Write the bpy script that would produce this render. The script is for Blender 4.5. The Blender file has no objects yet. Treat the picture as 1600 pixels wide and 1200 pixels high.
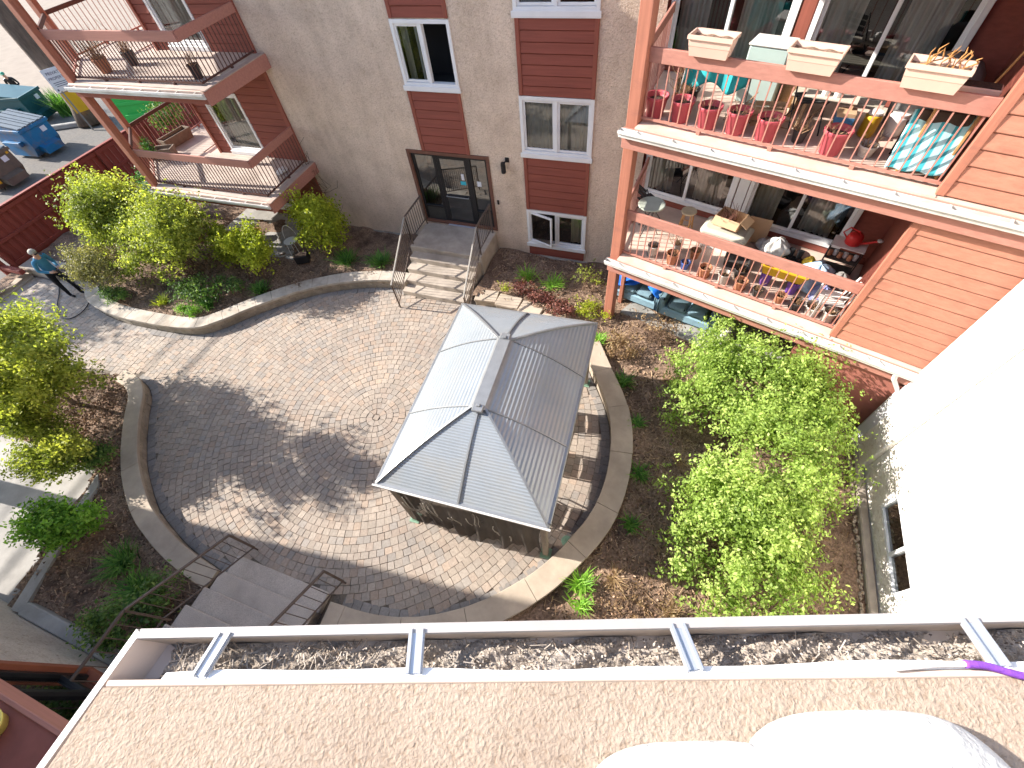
import bpy, math, random
import numpy as np
from mathutils import Vector, Matrix

# ------------------------------------------------------------------ camera, sky, sun, exposure
SC = bpy.context.scene
COL = SC.collection
CAMH = 8.5
SUN_EL, SUN_AZ = math.radians(29.0), math.radians(6.0)     # light travels towards +X, a little +Y
cam = bpy.data.cameras.new('camera')
cam.sensor_width = 36.0
cam.lens = 36.0 * 683.0 / 1600.0
cam.clip_start, cam.clip_end = 0.02, 2000.0
camo = bpy.data.objects.new('camera', cam); COL.objects.link(camo)
r0 = (0.94049, 0.32874, -0.08604); r1 = (0.22160, -0.78529, -0.57811); r2 = (-0.25762, 0.52464, -0.81141)
camo.matrix_world = Matrix(((r0[0], -r1[0], -r2[0], 0), (r0[1], -r1[1], -r2[1], 0), (r0[2], -r1[2], -r2[2], CAMH), (0, 0, 0, 1)))
SC.camera = camo
W = bpy.data.worlds.new('World'); SC.world = W; W.use_nodes = True
wn = W.node_tree.nodes; bgn = wn['Background']
sky = wn.new('ShaderNodeTexSky'); sky.sky_type = 'NISHITA'; sky.sun_disc = False
sky.sun_elevation = SUN_EL; sky.sun_rotation = math.radians(264.0)
W.node_tree.links.new(sky.outputs[0], bgn.inputs[0]); bgn.inputs[1].default_value = 0.15
sl = bpy.data.lights.new('sun', 'SUN'); sl.energy = 4.6; sl.angle = math.radians(0.53); sl.color = (1.0, 0.93, 0.84)
so = bpy.data.objects.new('sun', sl); COL.objects.link(so)
sd = Vector((math.cos(SUN_AZ) * math.cos(SUN_EL), math.sin(SUN_AZ) * math.cos(SUN_EL), -math.sin(SUN_EL)))
so.rotation_euler = sd.to_track_quat('-Z', 'Y').to_euler(); so.location = (-30, 0, 30)
vs = SC.view_settings; vs.view_transform = 'Standard'; vs.look = 'None'; vs.exposure = 1.46; vs.gamma = 1.0; vs.use_curve_mapping = False

# ------------------------------------------------------------------ helpers
PI = math.pi
rnd = random.Random(7)

class MB:
    """collects shapes; build() links them as one mesh object"""
    def __init__(s): s.v = []; s.f = []; s.m = []; s.cm = 0
    def add(s, vs_, fs):
        o = len(s.v); s.v += [tuple(p) for p in vs_]; s.f += [tuple(i + o for i in f) for f in fs]; s.m += [s.cm] * len(fs); return s
    def box(s, x0, x1, y0, y1, z0, z1, M=None):
        vs_ = [(x, y, z) for x in (x0, x1) for y in (y0, y1) for z in (z0, z1)]
        if M is not None: vs_ = [M @ Vector(p) for p in vs_]
        return s.add(vs_, [(0, 1, 3, 2), (4, 6, 7, 5), (0, 4, 5, 1), (2, 3, 7, 6), (0, 2, 6, 4), (1, 5, 7, 3)])
    def cbox(s, x0, x1, y0, y1, z0, z1, b=.01, M=None):
        """box with chamfered edges"""
        X, Y, Z = (x0, x1), (y0, y1), (z0, z1); sg = (1, -1); vs_ = []; ix = {}
        for i in (0, 1):
            for j in (0, 1):
                for k in (0, 1):
                    for a in range(3):
                        p = [X[i] + sg[i] * b, Y[j] + sg[j] * b, Z[k] + sg[k] * b]
                        p[a] = (X[i], Y[j], Z[k])[a]
                        ix[i, j, k, a] = len(vs_); vs_.append(tuple(p))
        fs = []
        for i in (0, 1):
            q = [ix[i, 0, 0, 0], ix[i, 1, 0, 0], ix[i, 1, 1, 0], ix[i, 0, 1, 0]]; fs.append(q if i else q[::-1])
            q = [ix[0, i, 0, 1], ix[1, i, 0, 1], ix[1, i, 1, 1], ix[0, i, 1, 1]]; fs.append(q[::-1] if i else q)
            q = [ix[0, 0, i, 2], ix[1, 0, i, 2], ix[1, 1, i, 2], ix[0, 1, i, 2]]; fs.append(q if i else q[::-1])
        for i in (0, 1):
            for j in (0, 1):
                fs.append([ix[i, j, 0, 0], ix[i, j, 1, 0], ix[i, j, 1, 1], ix[i, j, 0, 1]])
                fs.append([ix[i, 0, j, 0], ix[i, 1, j, 0], ix[i, 1, j, 2], ix[i, 0, j, 2]])
                fs.append([ix[0, i, j, 1], ix[1, i, j, 1], ix[1, i, j, 2], ix[0, i, j, 2]])
                for k in (0, 1): fs.append([ix[i, j, k, 0], ix[i, j, k, 1], ix[i, j, k, 2]])
        if M is not None: vs_ = [M @ Vector(p) for p in vs_]
        return s.add(vs_, fs)
    def beam(s, a, b, w, h, ch=0, up=(0, 0, 1)):
        """rectangular bar from a to b, width w, height h"""
        a, b = Vector(a), Vector(b); d = b - a; L = d.length; d.normalize()
        u = Vector(up); x = d.cross(u)
        if x.length < 1e-4: x = d.cross(Vector((0, 1, 0)))
        x.normalize(); z = x.cross(d)
        M = Matrix(((x[0], d[0], z[0], a[0]), (x[1], d[1], z[1], a[1]), (x[2], d[2], z[2], a[2]), (0, 0, 0, 1)))
        if ch: return s.cbox(-w / 2, w / 2, 0, L, -h / 2, h / 2, ch, M)
        return s.box(-w / 2, w / 2, 0, L, -h / 2, h / 2, M)
    def tube(s, pts, r, n=6, cap=True):
        pts = [Vector(p) for p in pts]; m = len(pts)
        rr = r if isinstance(r, (list, tuple)) else [r] * m
        vs_ = []; fs = []
        d = (pts[1] - pts[0]).normalized(); x = d.orthogonal().normalized()
        for i, p in enumerate(pts):
            dd = (pts[min(i + 1, m - 1)] - pts[max(i - 1, 0)]).normalized()
            x = (x - dd * x.dot(dd)); x = x.normalized() if x.length > 1e-5 else dd.orthogonal().normalized()
            y = dd.cross(x)
            for k in range(n):
                a = 2 * PI * k / n; vs_.append(p + (x * math.cos(a) + y * math.sin(a)) * rr[i])
        for i in range(m - 1):
            for k in range(n):
                k2 = (k + 1) % n; fs.append((i * n + k, i * n + k2, (i + 1) * n + k2, (i + 1) * n + k))
        if cap: fs.append(tuple(range(n))[::-1]); fs.append(tuple((m - 1) * n + k for k in range(n)))
        return s.add(vs_, fs)
    def lathe(s, prof, c=(0, 0, 0), n=20, sx=1, sy=1):
        vs_ = []; fs = []
        for r, z in prof:
            for k in range(n):
                a = 2 * PI * k / n; vs_.append((c[0] + r * math.cos(a) * sx, c[1] + r * math.sin(a) * sy, c[2] + z))
        for i in range(len(prof) - 1):
            for k in range(n):
                k2 = (k + 1) % n; fs.append((i * n + k, i * n + k2, (i + 1) * n + k2, (i + 1) * n + k))
        if prof[0][0] > 1e-4: fs.append(tuple(range(n))[::-1])
        if prof[-1][0] > 1e-4: fs.append(tuple((len(prof) - 1) * n + k for k in range(n)))
        return s.add(vs_, fs)
    def prism(s, poly, z0, z1):
        n = len(poly); vs_ = [(x, y, z0) for x, y in poly] + [(x, y, z1) for x, y in poly]
        A = sum(poly[i][0] * poly[(i + 1) % n][1] - poly[(i + 1) % n][0] * poly[i][1] for i in range(n))
        fs = [tuple(range(n))[::-1], tuple(range(n, 2 * n))] + [(i, (i + 1) % n, n + (i + 1) % n, n + i) for i in range(n)]
        if A < 0: fs = [f[::-1] for f in fs]
        return s.add(vs_, fs)
    def grid(s, fn, nu, nv):
        vs_ = [fn(i / nu, j / nv) for j in range(nv + 1) for i in range(nu + 1)]
        return s.add(vs_, [(j * (nu + 1) + i, j * (nu + 1) + i + 1, (j + 1) * (nu + 1) + i + 1, (j + 1) * (nu + 1) + i) for j in range(nv) for i in range(nu)])
    def ball(s, c, r, n=10, m=7, rough=0, seed=0):
        q = random.Random(seed); rx, ry, rz = r if isinstance(r, (tuple, list)) else (r, r, r)
        vs_ = [(c[0], c[1], c[2] - rz)]; fs = []
        for j in range(1, m):
            t = PI * j / m
            for k in range(n):
                a = 2 * PI * k / n; w = 1 + q.uniform(-rough, rough)
                vs_.append((c[0] + rx * w * math.sin(t) * math.cos(a), c[1] + ry * w * math.sin(t) * math.sin(a), c[2] - rz * w * math.cos(t)))
        vs_.append((c[0], c[1], c[2] + rz)); L = len(vs_) - 1
        for k in range(n):
            k2 = (k + 1) % n; fs.append((0, 1 + k2, 1 + k)); fs.append((L, L - n + k, L - n + k2))
            for j in range(m - 2): fs.append((1 + j * n + k, 1 + j * n + k2, 1 + (j + 1) * n + k2, 1 + (j + 1) * n + k))
        return s.add(vs_, fs)
    def mesh(s, name, mats, smooth=False, org=(0, 0, 0)):
        me = bpy.data.meshes.new(name)
        me.from_pydata([(p[0] - org[0], p[1] - org[1], p[2] - org[2]) for p in s.v], [], s.f)
        for m in (mats if isinstance(mats, (list, tuple)) else [mats]): me.materials.append(m)
        if any(s.m): me.polygons.foreach_set('material_index', s.m)
        if smooth: me.polygons.foreach_set('use_smooth', [True] * len(s.f))
        me.update(); return me
    def build(s, name, mats, parent=None, smooth=False, org=None):
        if org is None: org = ORG.get(parent, (0, 0, 0)) if parent else (0, 0, 0)
        return link(name, s.mesh(name, mats, smooth, org), parent)

ORG = {}       # things whose parts are written in world coordinates: parent -> its location
def link(name, me, parent=None, loc=None, rot=None, scale=None):
    o = bpy.data.objects.new(name, me); COL.objects.link(o)
    if parent is not None: o.parent = parent
    if parent in ORG and loc is None: ORG[o] = ORG[parent]
    if loc is not None: o.location = loc
    if rot is not None: o.rotation_euler = rot
    if scale is not None: o.scale = scale if isinstance(scale, (tuple, list)) else (scale,) * 3
    return o
def tag(o, label=None, cat=None, group=None, kind=None):
    if label: o['label'] = label
    if cat: o['category'] = cat
    if group: o['group'] = group
    if kind: o['kind'] = kind
    return o
def thing(name, label, cat, loc=(0, 0, 0), rotz=0, group=None, world=False):
    o = bpy.data.objects.new(name, None); COL.objects.link(o); o.empty_display_size = .2
    o.location = loc; o.rotation_euler = (0, 0, rotz)
    if world: ORG[o] = tuple(loc)
    return tag(o, label, cat, group)
def dup(root, loc, rotz=0, scale=1, label=None, group=None):
    r = root.copy(); COL.objects.link(r); r.location = loc; r.rotation_euler = (0, 0, rotz); r.scale = (scale,) * 3
    if label: r['label'] = label
    if group: r['group'] = group
    for ch in list(root.children):
        c = ch.copy(); COL.objects.link(c); c.parent = r
        for g in list(ch.children):
            d = g.copy(); COL.objects.link(d); d.parent = c
    return r
def fast_mesh(name, V, quads, mat, tint=None, flat=False):
    """numpy quads -> mesh, optional per-vertex tint colour"""
    me = bpy.data.meshes.new(name); nv, nf = len(V), len(quads)
    me.vertices.add(nv); me.vertices.foreach_set('co', np.asarray(V, 'f').ravel())
    me.loops.add(nf * 4); me.loops.foreach_set('vertex_index', np.asarray(quads, 'i').ravel())
    me.polygons.add(nf); me.polygons.foreach_set('loop_start', np.arange(0, nf * 4, 4, dtype='i'))
    me.update(calc_edges=True)
    if tint is not None:
        a = me.color_attributes.new('tint', 'FLOAT_COLOR', 'POINT')
        t = np.ones((nv, 4), 'f'); t[:, :3] = tint; a.data.foreach_set('color', t.ravel())
    if flat: me.polygons.foreach_set('use_smooth', np.zeros(nf, dtype=bool))
    me.materials.append(mat); me.validate(); return me

# ------------------------------------------------------------------ materials
def nt(name):
    m = bpy.data.materials.new(name); m.use_nodes = True; t = m.node_tree; b = t.nodes['Principled BSDF']
    return m, t, b, t.links.new
def coords(t, scale=(1, 1, 1), obj=False):
    if obj: src = t.nodes.new('ShaderNodeTexCoord').outputs['Object']
    else: src = t.nodes.new('ShaderNodeNewGeometry').outputs['Position']
    mp = t.nodes.new('ShaderNodeMapping'); mp.inputs['Scale'].default_value = scale
    t.links.new(src, mp.inputs[0]); return mp.outputs[0]
def noise(t, vec, scale, detail=5, rough=.55, dist=0):
    n = t.nodes.new('ShaderNodeTexNoise'); n.inputs['Scale'].default_value = scale; n.inputs['Detail'].default_value = detail
    n.inputs['Roughness'].default_value = rough; n.inputs['Distortion'].default_value = dist
    t.links.new(vec, n.inputs['Vector']); return n.outputs['Fac']
def ramp(t, fac, stops):
    r = t.nodes.new('ShaderNodeValToRGB'); e = r.color_ramp.elements
    while len(e) < len(stops): e.new(.5)
    for i, (p, c) in enumerate(stops): e[i].position = p; e[i].color = (*c, 1)
    t.links.new(fac, r.inputs[0]); return r.outputs[0]
def mixc(t, fac, a, b, mode='MIX'):
    m = t.nodes.new('ShaderNodeMix'); m.data_type = 'RGBA'; m.blend_type = mode
    for sock, v in ((m.inputs[0], fac), (m.inputs[6], a), (m.inputs[7], b)):
        if isinstance(v, (int, float)): sock.default_value = v
        elif isinstance(v, tuple): sock.default_value = (*v, 1)
        else: t.links.new(v, sock)
    return m.outputs[2]
def bump(t, b, h, strength=.5, dist=.01):
    n = t.nodes.new('ShaderNodeBump'); n.inputs['Strength'].default_value = strength; n.inputs['Distance'].default_value = dist
    t.links.new(h, n.inputs['Height']); t.links.new(n.outputs[0], b.inputs['Normal'])
def sc3(c, k): return tuple(min(1, x * k) for x in c)
def M(name, c, var=.18, scale=3.0, rough=.75, bs=0, bscale=60, bdist=.004, metal=0, spec=.3, stretch=(1, 1, 1), obj=False, dirt=None, dscale=1.2):
    m, t, b, L = nt(name); v = coords(t, stretch, obj)
    f = noise(t, v, scale, 6, .6)
    col = ramp(t, f, [(.28, sc3(c, 1 - var)), (.5, c), (.75, sc3(c, 1 + var))])
    if dirt:
        d = ramp(t, noise(t, coords(t), dscale, 8, .65), [(.45, (0, 0, 0)), (.72, (1, 1, 1))])
        col = mixc(t, d, col, dirt)
    L(col, b.inputs['Base Color'])
    b.inputs['Roughness'].default_value = rough; b.inputs['Metallic'].default_value = metal; b.inputs['Specular IOR Level'].default_value = spec
    if bs: bump(t, b, noise(t, v, bscale, 4, .6), bs, bdist)
    return m
def stucco(name, c, c2, sc=1.0, dist=.03, strength=.8, tint2=None):
    """trowelled stucco: worm-like ridges and blotchy weathering"""
    m, t, b, L = nt(name); v = coords(t)
    w = noise(t, v, 1.6, 8, .65)
    col = ramp(t, w, [(.3, c2), (.5, c), (.7, sc3(c, 1.1))])
    rid = noise(t, coords(t, (1, 1, 1.5)), 13 * sc, 5, .62, .9)
    vr = t.nodes.new('ShaderNodeTexVoronoi'); vr.inputs['Scale'].default_value = 24 * sc; L(v, vr.inputs['Vector'])
    ad = t.nodes.new('ShaderNodeMath'); ad.operation = 'MULTIPLY_ADD'; ad.inputs[1].default_value = .35; L(vr.outputs['Distance'], ad.inputs[0]); L(rid, ad.inputs[2])
    sh = ramp(t, rid, [(.34, (.74, .69, .63)), (.50, (1, 1, 1))])
    col = mixc(t, .8, col, sh, 'MULTIPLY')
    streak = ramp(t, noise(t, coords(t, (2.2, 2.2, .16)), 1.3, 7, .65), [(.34, (.80, .77, .73)), (.56, (1, 1, 1))])
    col = mixc(t, .45, col, streak, 'MULTIPLY')
    L(col, b.inputs['Base Color']); b.inputs['Roughness'].default_value = .92; b.inputs['Specular IOR Level'].default_value = .15
    bump(t, b, ad.outputs[0], strength, dist); return m
def wood(name, c, axis=0, var=.22, rough=.7, bs=.25, dirt=None):
    st = [14, 14, 14]; st[axis] = .7
    m, t, b, L = nt(name); v = coords(t, tuple(st))
    f = noise(t, v, 1.5, 8, .65); g = noise(t, coords(t), .8, 5, .6)
    col = mixc(t, g, ramp(t, f, [(.3, sc3(c, 1 - var)), (.55, c), (.78, sc3(c, 1 + var))]), ramp(t, f, [(.3, sc3(c, .8)), (.7, sc3(c, 1.12))]))
    if dirt: col = mixc(t, ramp(t, noise(t, coords(t, (1, 1, 3)), 2.2, 9, .7), [(.55, (0, 0, 0)), (.75, (.7, .7, .7))]), col, dirt)
    L(col, b.inputs['Base Color']); b.inputs['Roughness'].default_value = rough; b.inputs['Specular IOR Level'].default_value = .25
    bump(t, b, f, bs, .004); return m
def attrmat(name, rough=.85, var=.25, nscale=18, bs=.4, bd=.004, spec=.2):
    """colour comes from each piece's own tint"""
    m, t, b, L = nt(name); a = t.nodes.new('ShaderNodeAttribute'); a.attribute_name = 'tint'
    v = coords(t); f = noise(t, v, nscale, 6, .65); g = noise(t, v, .7, 5, .6)
    col = mixc(t, 1.0, a.outputs['Color'], ramp(t, f, [(.3, (1 - var,) * 3), (.7, (1 + var * .6,) * 3)]), 'MULTIPLY')
    col = mixc(t, 1.0, col, ramp(t, g, [(.3, (.8, .8, .82)), (.65, (1.08, 1.05, 1.02))]), 'MULTIPLY')
    L(col, b.inputs['Base Color']); b.inputs['Roughness'].default_value = rough; b.inputs['Specular IOR Level'].default_value = spec
    bump(t, b, f, bs, bd); return m
def leafmat(name, dark, mid, light, trans=.4, rough=.5):
    m, t, b, L = nt(name); a = t.nodes.new('ShaderNodeAttribute'); a.attribute_name = 'tint'
    col = ramp(t, a.outputs['Fac'], [(0, dark), (.5, mid), (1, light)])
    L(col, b.inputs['Base Color']); b.inputs['Roughness'].default_value = rough; b.inputs['Specular IOR Level'].default_value = .25
    tr = t.nodes.new('ShaderNodeBsdfTranslucent'); L(mixc(t, 1.0, col, (1.15, 1.2, .6), 'MULTIPLY'), tr.inputs[0])
    mx = t.nodes.new('ShaderNodeMixShader'); mx.inputs[0].default_value = trans
    L(b.outputs[0], mx.inputs[1]); L(tr.outputs[0], mx.inputs[2]); L(mx.outputs[0], t.nodes['Material Output'].inputs[0]); return m
def glassmat(name, tint=(.55, .6, .6), base=.12):
    m, t, b, L = nt(name); t.nodes.remove(b)
    tr = t.nodes.new('ShaderNodeBsdfTransparent'); tr.inputs[0].default_value = (*tint, 1)
    gl = t.nodes.new('ShaderNodeBsdfGlossy'); gl.inputs['Roughness'].default_value = .015; gl.inputs[0].default_value = (.9, .93, .95, 1)
    fr = t.nodes.new('ShaderNodeFresnel'); fr.inputs[0].default_value = 1.5
    ad = t.nodes.new('ShaderNodeMath'); ad.operation = 'ADD'; ad.inputs[1].default_value = base; ad.use_clamp = True; L(fr.outputs[0], ad.inputs[0])
    mx = t.nodes.new('ShaderNodeMixShader'); L(ad.outputs[0], mx.inputs[0]); L(tr.outputs[0], mx.inputs[1]); L(gl.outputs[0], mx.inputs[2])
    L(mx.outputs[0], t.nodes['Material Output'].inputs[0]); return m

RED = (.30, .085, .055)
m_stucco = stucco('stucco_beige', (.75, .61, .50), (.63, .50, .40), 1.5, .04, .9)
m_stwhite = stucco('stucco_white', (.80, .77, .73), (.74, .70, .65), 1.0, .02, .5)
m_stpink = stucco('stucco_deck', (.40, .32, .255), (.35, .275, .22), 4.5, .006, .9)
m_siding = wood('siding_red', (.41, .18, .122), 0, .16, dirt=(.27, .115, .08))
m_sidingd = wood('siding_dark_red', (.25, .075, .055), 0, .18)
m_trim = wood('trim_red', (.27, .085, .06), 2, .18)
m_rail = wood('rail_faded_red', (.40, .185, .145), 0, .14)
m_post = wood('post_red', (.37, .15, .10), 2, .2, dirt=(.22, .10, .08))
m_bal = M('baluster_red', (.40, .185, .145), .15, 6)
m_baldark = M('baluster_brown', (.10, .045, .035), .15, 6)
m_deckpink = M('deck_edge_pink', (.60, .46, .385), .1, 4, .85, .2, 30, dirt=(.45, .34, .28))
m_deckfloor = M('deck_floor', (.46, .38, .33), .15, 3, .85, .2, 40, dirt=(.33, .27, .23))
m_gutter = M('gutter_metal', (.66, .66, .65), .1, 5, .4, .1, 20, dirt=(.45, .42, .38))
m_guttdirt = M('gutter_inside', (.50, .43, .37), .25, 6, .8)
m_white = M('white_vinyl', (.74, .75, .77), .05, 3, .35)
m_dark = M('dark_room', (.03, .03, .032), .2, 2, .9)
m_black = M('black_metal', (.018, .018, .02), .2, 4, .4)
m_curtain = M('curtain', (.66, .62, .55), .12, 5, .9, .2, 30)
m_glass = glassmat('window_glass', (.8, .84, .84), .10)
m_glassd = glassmat('door_glass', (.35, .36, .36), .16)
m_conc = M('concrete', (.40, .345, .29), .18, 4, .9, .5, 90, .004, dirt=(.27, .23, .19))
m_conc2 = M('concrete_grey', (.33, .32, .30), .2, 3, .9, .5, 70, .004, dirt=(.22, .21, .19))
m_agg = M('aggregate_concrete', (.43, .375, .325), .5, 90, .9, .8, 160, .006, dirt=(.28, .24, .205))
m_cap = M('cap_stone', (.43, .36, .285), .15, 3, .88, .4, 60, .004, dirt=(.31, .26, .21))
m_capw = M('cap_stone_weathered', (.46, .41, .35), .2, 5, .88, .4, 50, .004, dirt=(.26, .21, .16))
m_block = M('wall_block', (.36, .30, .235), .25, 7, .92, .7, 35, .012, dirt=(.22, .18, .14))
m_paver = attrmat('paver', .88, .2, 22, .3, .002)
m_joint = M('joint_sand', (.15, .125, .10), .3, 30, .95)
m_mulch = M('mulch', (.25, .17, .12), .65, 22, .95, 1.0, 40, .03, dirt=(.06, .04, .03), dscale=2)
m_chip = attrmat('mulch_chip', .9, .3, 30, .2)
m_asph = M('asphalt', (.125, .118, .112), .25, 8, .9, .5, 90, .006, dirt=(.19, .16, .13), dscale=.25)
m_sand = M('sandy_lot', (.27, .22, .175), .12, 1.5, .95, .3, 30, .01)
m_walk = M('walkway_concrete', (.35, .335, .315), .15, 2, .9, .3, 50, .004, dirt=(.22, .21, .20), dscale=.9)
m_steelrail = M('rail_metal_brown', (.115, .085, .07), .15, 8, .45)
m_steelrail2 = M('rail_metal_grey', (.30, .28, .25), .15, 8, .45)
m_panel = M('polycarbonate', (.27, .30, .33), .07, 2, .20, metal=.1, spec=.6, dirt=(.29, .30, .30), dscale=1.5)
m_alu = M('aluminium_grey', (.27, .28, .29), .12, 6, .38, metal=.45)
m_alupost = M('gazebo_post', (.27, .23, .19), .15, 8, .5)
m_bark = M('bark', (.13, .10, .08), .35, 9, .95, 1.0, 25, .03, stretch=(1, 1, .25))
m_twig = M('twig', (.16, .10, .065), .3, 9, .9)
m_dry = M('dry_stem', (.33, .21, .12), .35, 14, .9)
m_soil = M('potting_soil', (.06, .04, .03), .5, 40, .95, .8, 60, .01)
m_leafR = leafmat('leaf_lime', (.16, .25, .045), (.35, .49, .11), (.53, .64, .21), .45)
m_leafL = leafmat('leaf_spring', (.16, .205, .04), (.37, .43, .085), (.58, .60, .13), .5)
m_leafY = leafmat('leaf_yellow', (.19, .24, .025), (.42, .49, .05), (.62, .64, .09), .5)
m_leafG = leafmat('leaf_mid', (.05, .105, .03), (.13, .235, .06), (.28, .39, .12), .38)
m_leafgrey = leafmat('leaf_olive', (.15, .15, .07), (.31, .29, .12), (.46, .42, .19), .4)
m_blade = leafmat('blade_green', (.03, .085, .02), (.075, .20, .04), (.20, .38, .07), .35)
m_blade2 = leafmat('blade_lime', (.08, .18, .02), (.20, .42, .05), (.36, .60, .10), .4)
m_leafred = leafmat('leaf_maroon', (.09, .03, .03), (.20, .075, .065), (.34, .15, .11), .3)
m_leafdry = leafmat('leaf_dry', (.17, .10, .05), (.32, .21, .11), (.48, .36, .2), .25)
m_potred = M('plastic_pot_red', (.46, .085, .105), .1, 4, .4)
m_terra = M('terracotta', (.42, .18, .10), .2, 7, .8)
m_peach = M('plastic_peach', (.66, .46, .37), .06, 3, .5)
m_teal = M('cloth_teal', (.03, .38, .42), .15, 6, .85)
m_blue = M('dumpster_blue', (.01, .14, .31), .15, 3, .5, dirt=(.16, .11, .08), dscale=1.6)
m_brown = M('dumpster_brown', (.13, .10, .075), .15, 3, .6, dirt=(.08, .06, .05), dscale=1.6)
m_lid = M('dumpster_lid', (.10, .125, .15), .2, 5, .5)
m_green = M('dumpster_green', (.04, .42, .08), .1, 3, .5)
m_tealveh = M('vehicle_teal', (.012, .075, .085), .15, 3, .35)
m_tarp = M('tarp_blue', (.015, .14, .62), .25, 6, .4, .6, 12, .03)
m_sofa = M('sofa_blue', (.22, .35, .43), .12, 9, .95, .5, 90, .004)
m_card = M('cardboard', (.50, .34, .21), .1, 5, .85)
m_wood = M('stool_wood', (.45, .25, .10), .2, 6, .6)
m_bin = M('plastic_white', (.70, .68, .65), .06, 3, .45)
m_binlid = M('plastic_lid', (.46, .45, .38), .08, 3, .5)
m_yellow = M('plastic_yellow', (.65, .40, .03), .1, 4, .4)
m_purple = M('plastic_purple', (.15, .05, .35), .1, 4, .4)
m_redcan = M('plastic_red', (.55, .03, .03), .08, 4, .35)
m_bag = M('plastic_bag', (.66, .65, .62), .15, 9, .35, .7, 14, .03)
m_bagblue = M('plastic_bag_blue', (.38, .55, .72), .35, 9, .35, .7, 14, .03)
m_greycov = M('grey_cover', (.20, .19, .18), .15, 6, .8, .5, 9, .03)
m_tabletop = M('table_glass', (.40, .44, .38), .08, 4, .15, spec=.6)
m_skin = M('skin', (.50, .30, .22), .06, 9, .6)
m_shirt = M('shirt_blue', (.05, .20, .34), .12, 12, .9)
m_trouser = M('trousers_black', (.012, .012, .016), .2, 12, .9)
m_hairg = M('hair_grey', (.35, .33, .29), .2, 40, .8)
m_rubber = M('hose_rubber', (.035, .04, .05), .2, 8, .5)
m_signw = M('sign_white', (.62, .64, .70), .04, 3, .5)
m_signy = M('sign_yellow', (.62, .36, .02), .06, 3, .5)
m_ink = M('sign_ink', (.03, .04, .10), .1, 3, .6)
m_valve = M('valve_cover_green', (.20, .33, .24), .12, 5, .7)
m_debris = M('gutter_debris', (.38, .325, .275), .55, 120, .95, 1.0, 160, .008, dirt=(.48, .43, .38), dscale=5)
m_rope = M('rope_purple', (.20, .06, .42), .3, 60, .7, .6, 90, .004)
m_net = None
def netmat():
    m, t, b, L = nt('mesh_curtain')
    f = noise(t, coords(t, (1.0, 1.0, .35)), 5, 7, .65, .6)
    L(ramp(t, f, [(.3, (.018, .013, .010)), (.62, (.045, .033, .026))]), b.inputs['Base Color']); b.inputs['Roughness'].default_value = .8
    tr = t.nodes.new('ShaderNodeBsdfTransparent'); mx = t.nodes.new('ShaderNodeMixShader'); mx.inputs[0].default_value = .16
    L(b.outputs[0], mx.inputs[1]); L(tr.outputs[0], mx.inputs[2]); L(mx.outputs[0], t.nodes['Material Output'].inputs[0]); return m
m_net = netmat()
def stripemat(name, a, b_, n, axis=0):
    m, t, b, L = nt(name); tc = t.nodes.new('ShaderNodeTexCoord'); sp = t.nodes.new('ShaderNodeSeparateXYZ'); L(tc.outputs['Object'], sp.inputs[0])
    q = t.nodes.new('ShaderNodeMath'); q.operation = 'MULTIPLY'; q.inputs[1].default_value = n; L(sp.outputs[axis], q.inputs[0])
    fr = t.nodes.new('ShaderNodeMath'); fr.operation = 'FRACT'; L(q.outputs[0], fr.inputs[0])
    L(ramp(t, fr.outputs[0], [(.44, a), (.52, b_)]), b.inputs['Base Color']); b.inputs['Roughness'].default_value = .9; return m
m_towel = stripemat('towel_stripes', (.04, .36, .42), (.42, .72, .76), 6.5)
# ------------------------------------------------------------------ ground, patio, retaining walls
def inpoly(p, poly):
    x, y = p; c = False; j = len(poly) - 1
    for i in range(len(poly)):
        xi, yi = poly[i]; xj, yj = poly[j]
        if (yi > y) != (yj > y) and x < (xj - xi) * (y - yi) / (yj - yi) + xi: c = not c
        j = i
    return c
def dist_poly(p, poly, closed=True):
    px, py = p; best = 9e9; n = len(poly)
    for i in range(n if closed else n - 1):
        ax, ay = poly[i]; bx, by = poly[(i + 1) % n]; dx, dy = bx - ax, by - ay
        t = max(0, min(1, ((px - ax) * dx + (py - ay) * dy) / (dx * dx + dy * dy + 1e-9)))
        best = min(best, (px - ax - dx * t) ** 2 + (py - ay - dy * t) ** 2)
    return math.sqrt(best)
def smooth_line(pts, step=.1):
    """Catmull-Rom through pts, resampled"""
    P = [Vector(p) for p in pts]; P = [P[0] * 2 - P[1]] + P + [P[-1] * 2 - P[-2]]; out = []
    for i in range(1, len(P) - 2):
        a, b, c, d = P[i - 1:i + 3]; n = max(2, int((c - b).length / step))
        for k in range(n):
            t = k / n
            out.append(.5 * ((2 * b) + (c - a) * t + (2 * a - 5 * b + 4 * c - d) * t * t + (3 * b - a - 3 * c + d) * t ** 3))
    out.append(P[-2]); return out

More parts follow.
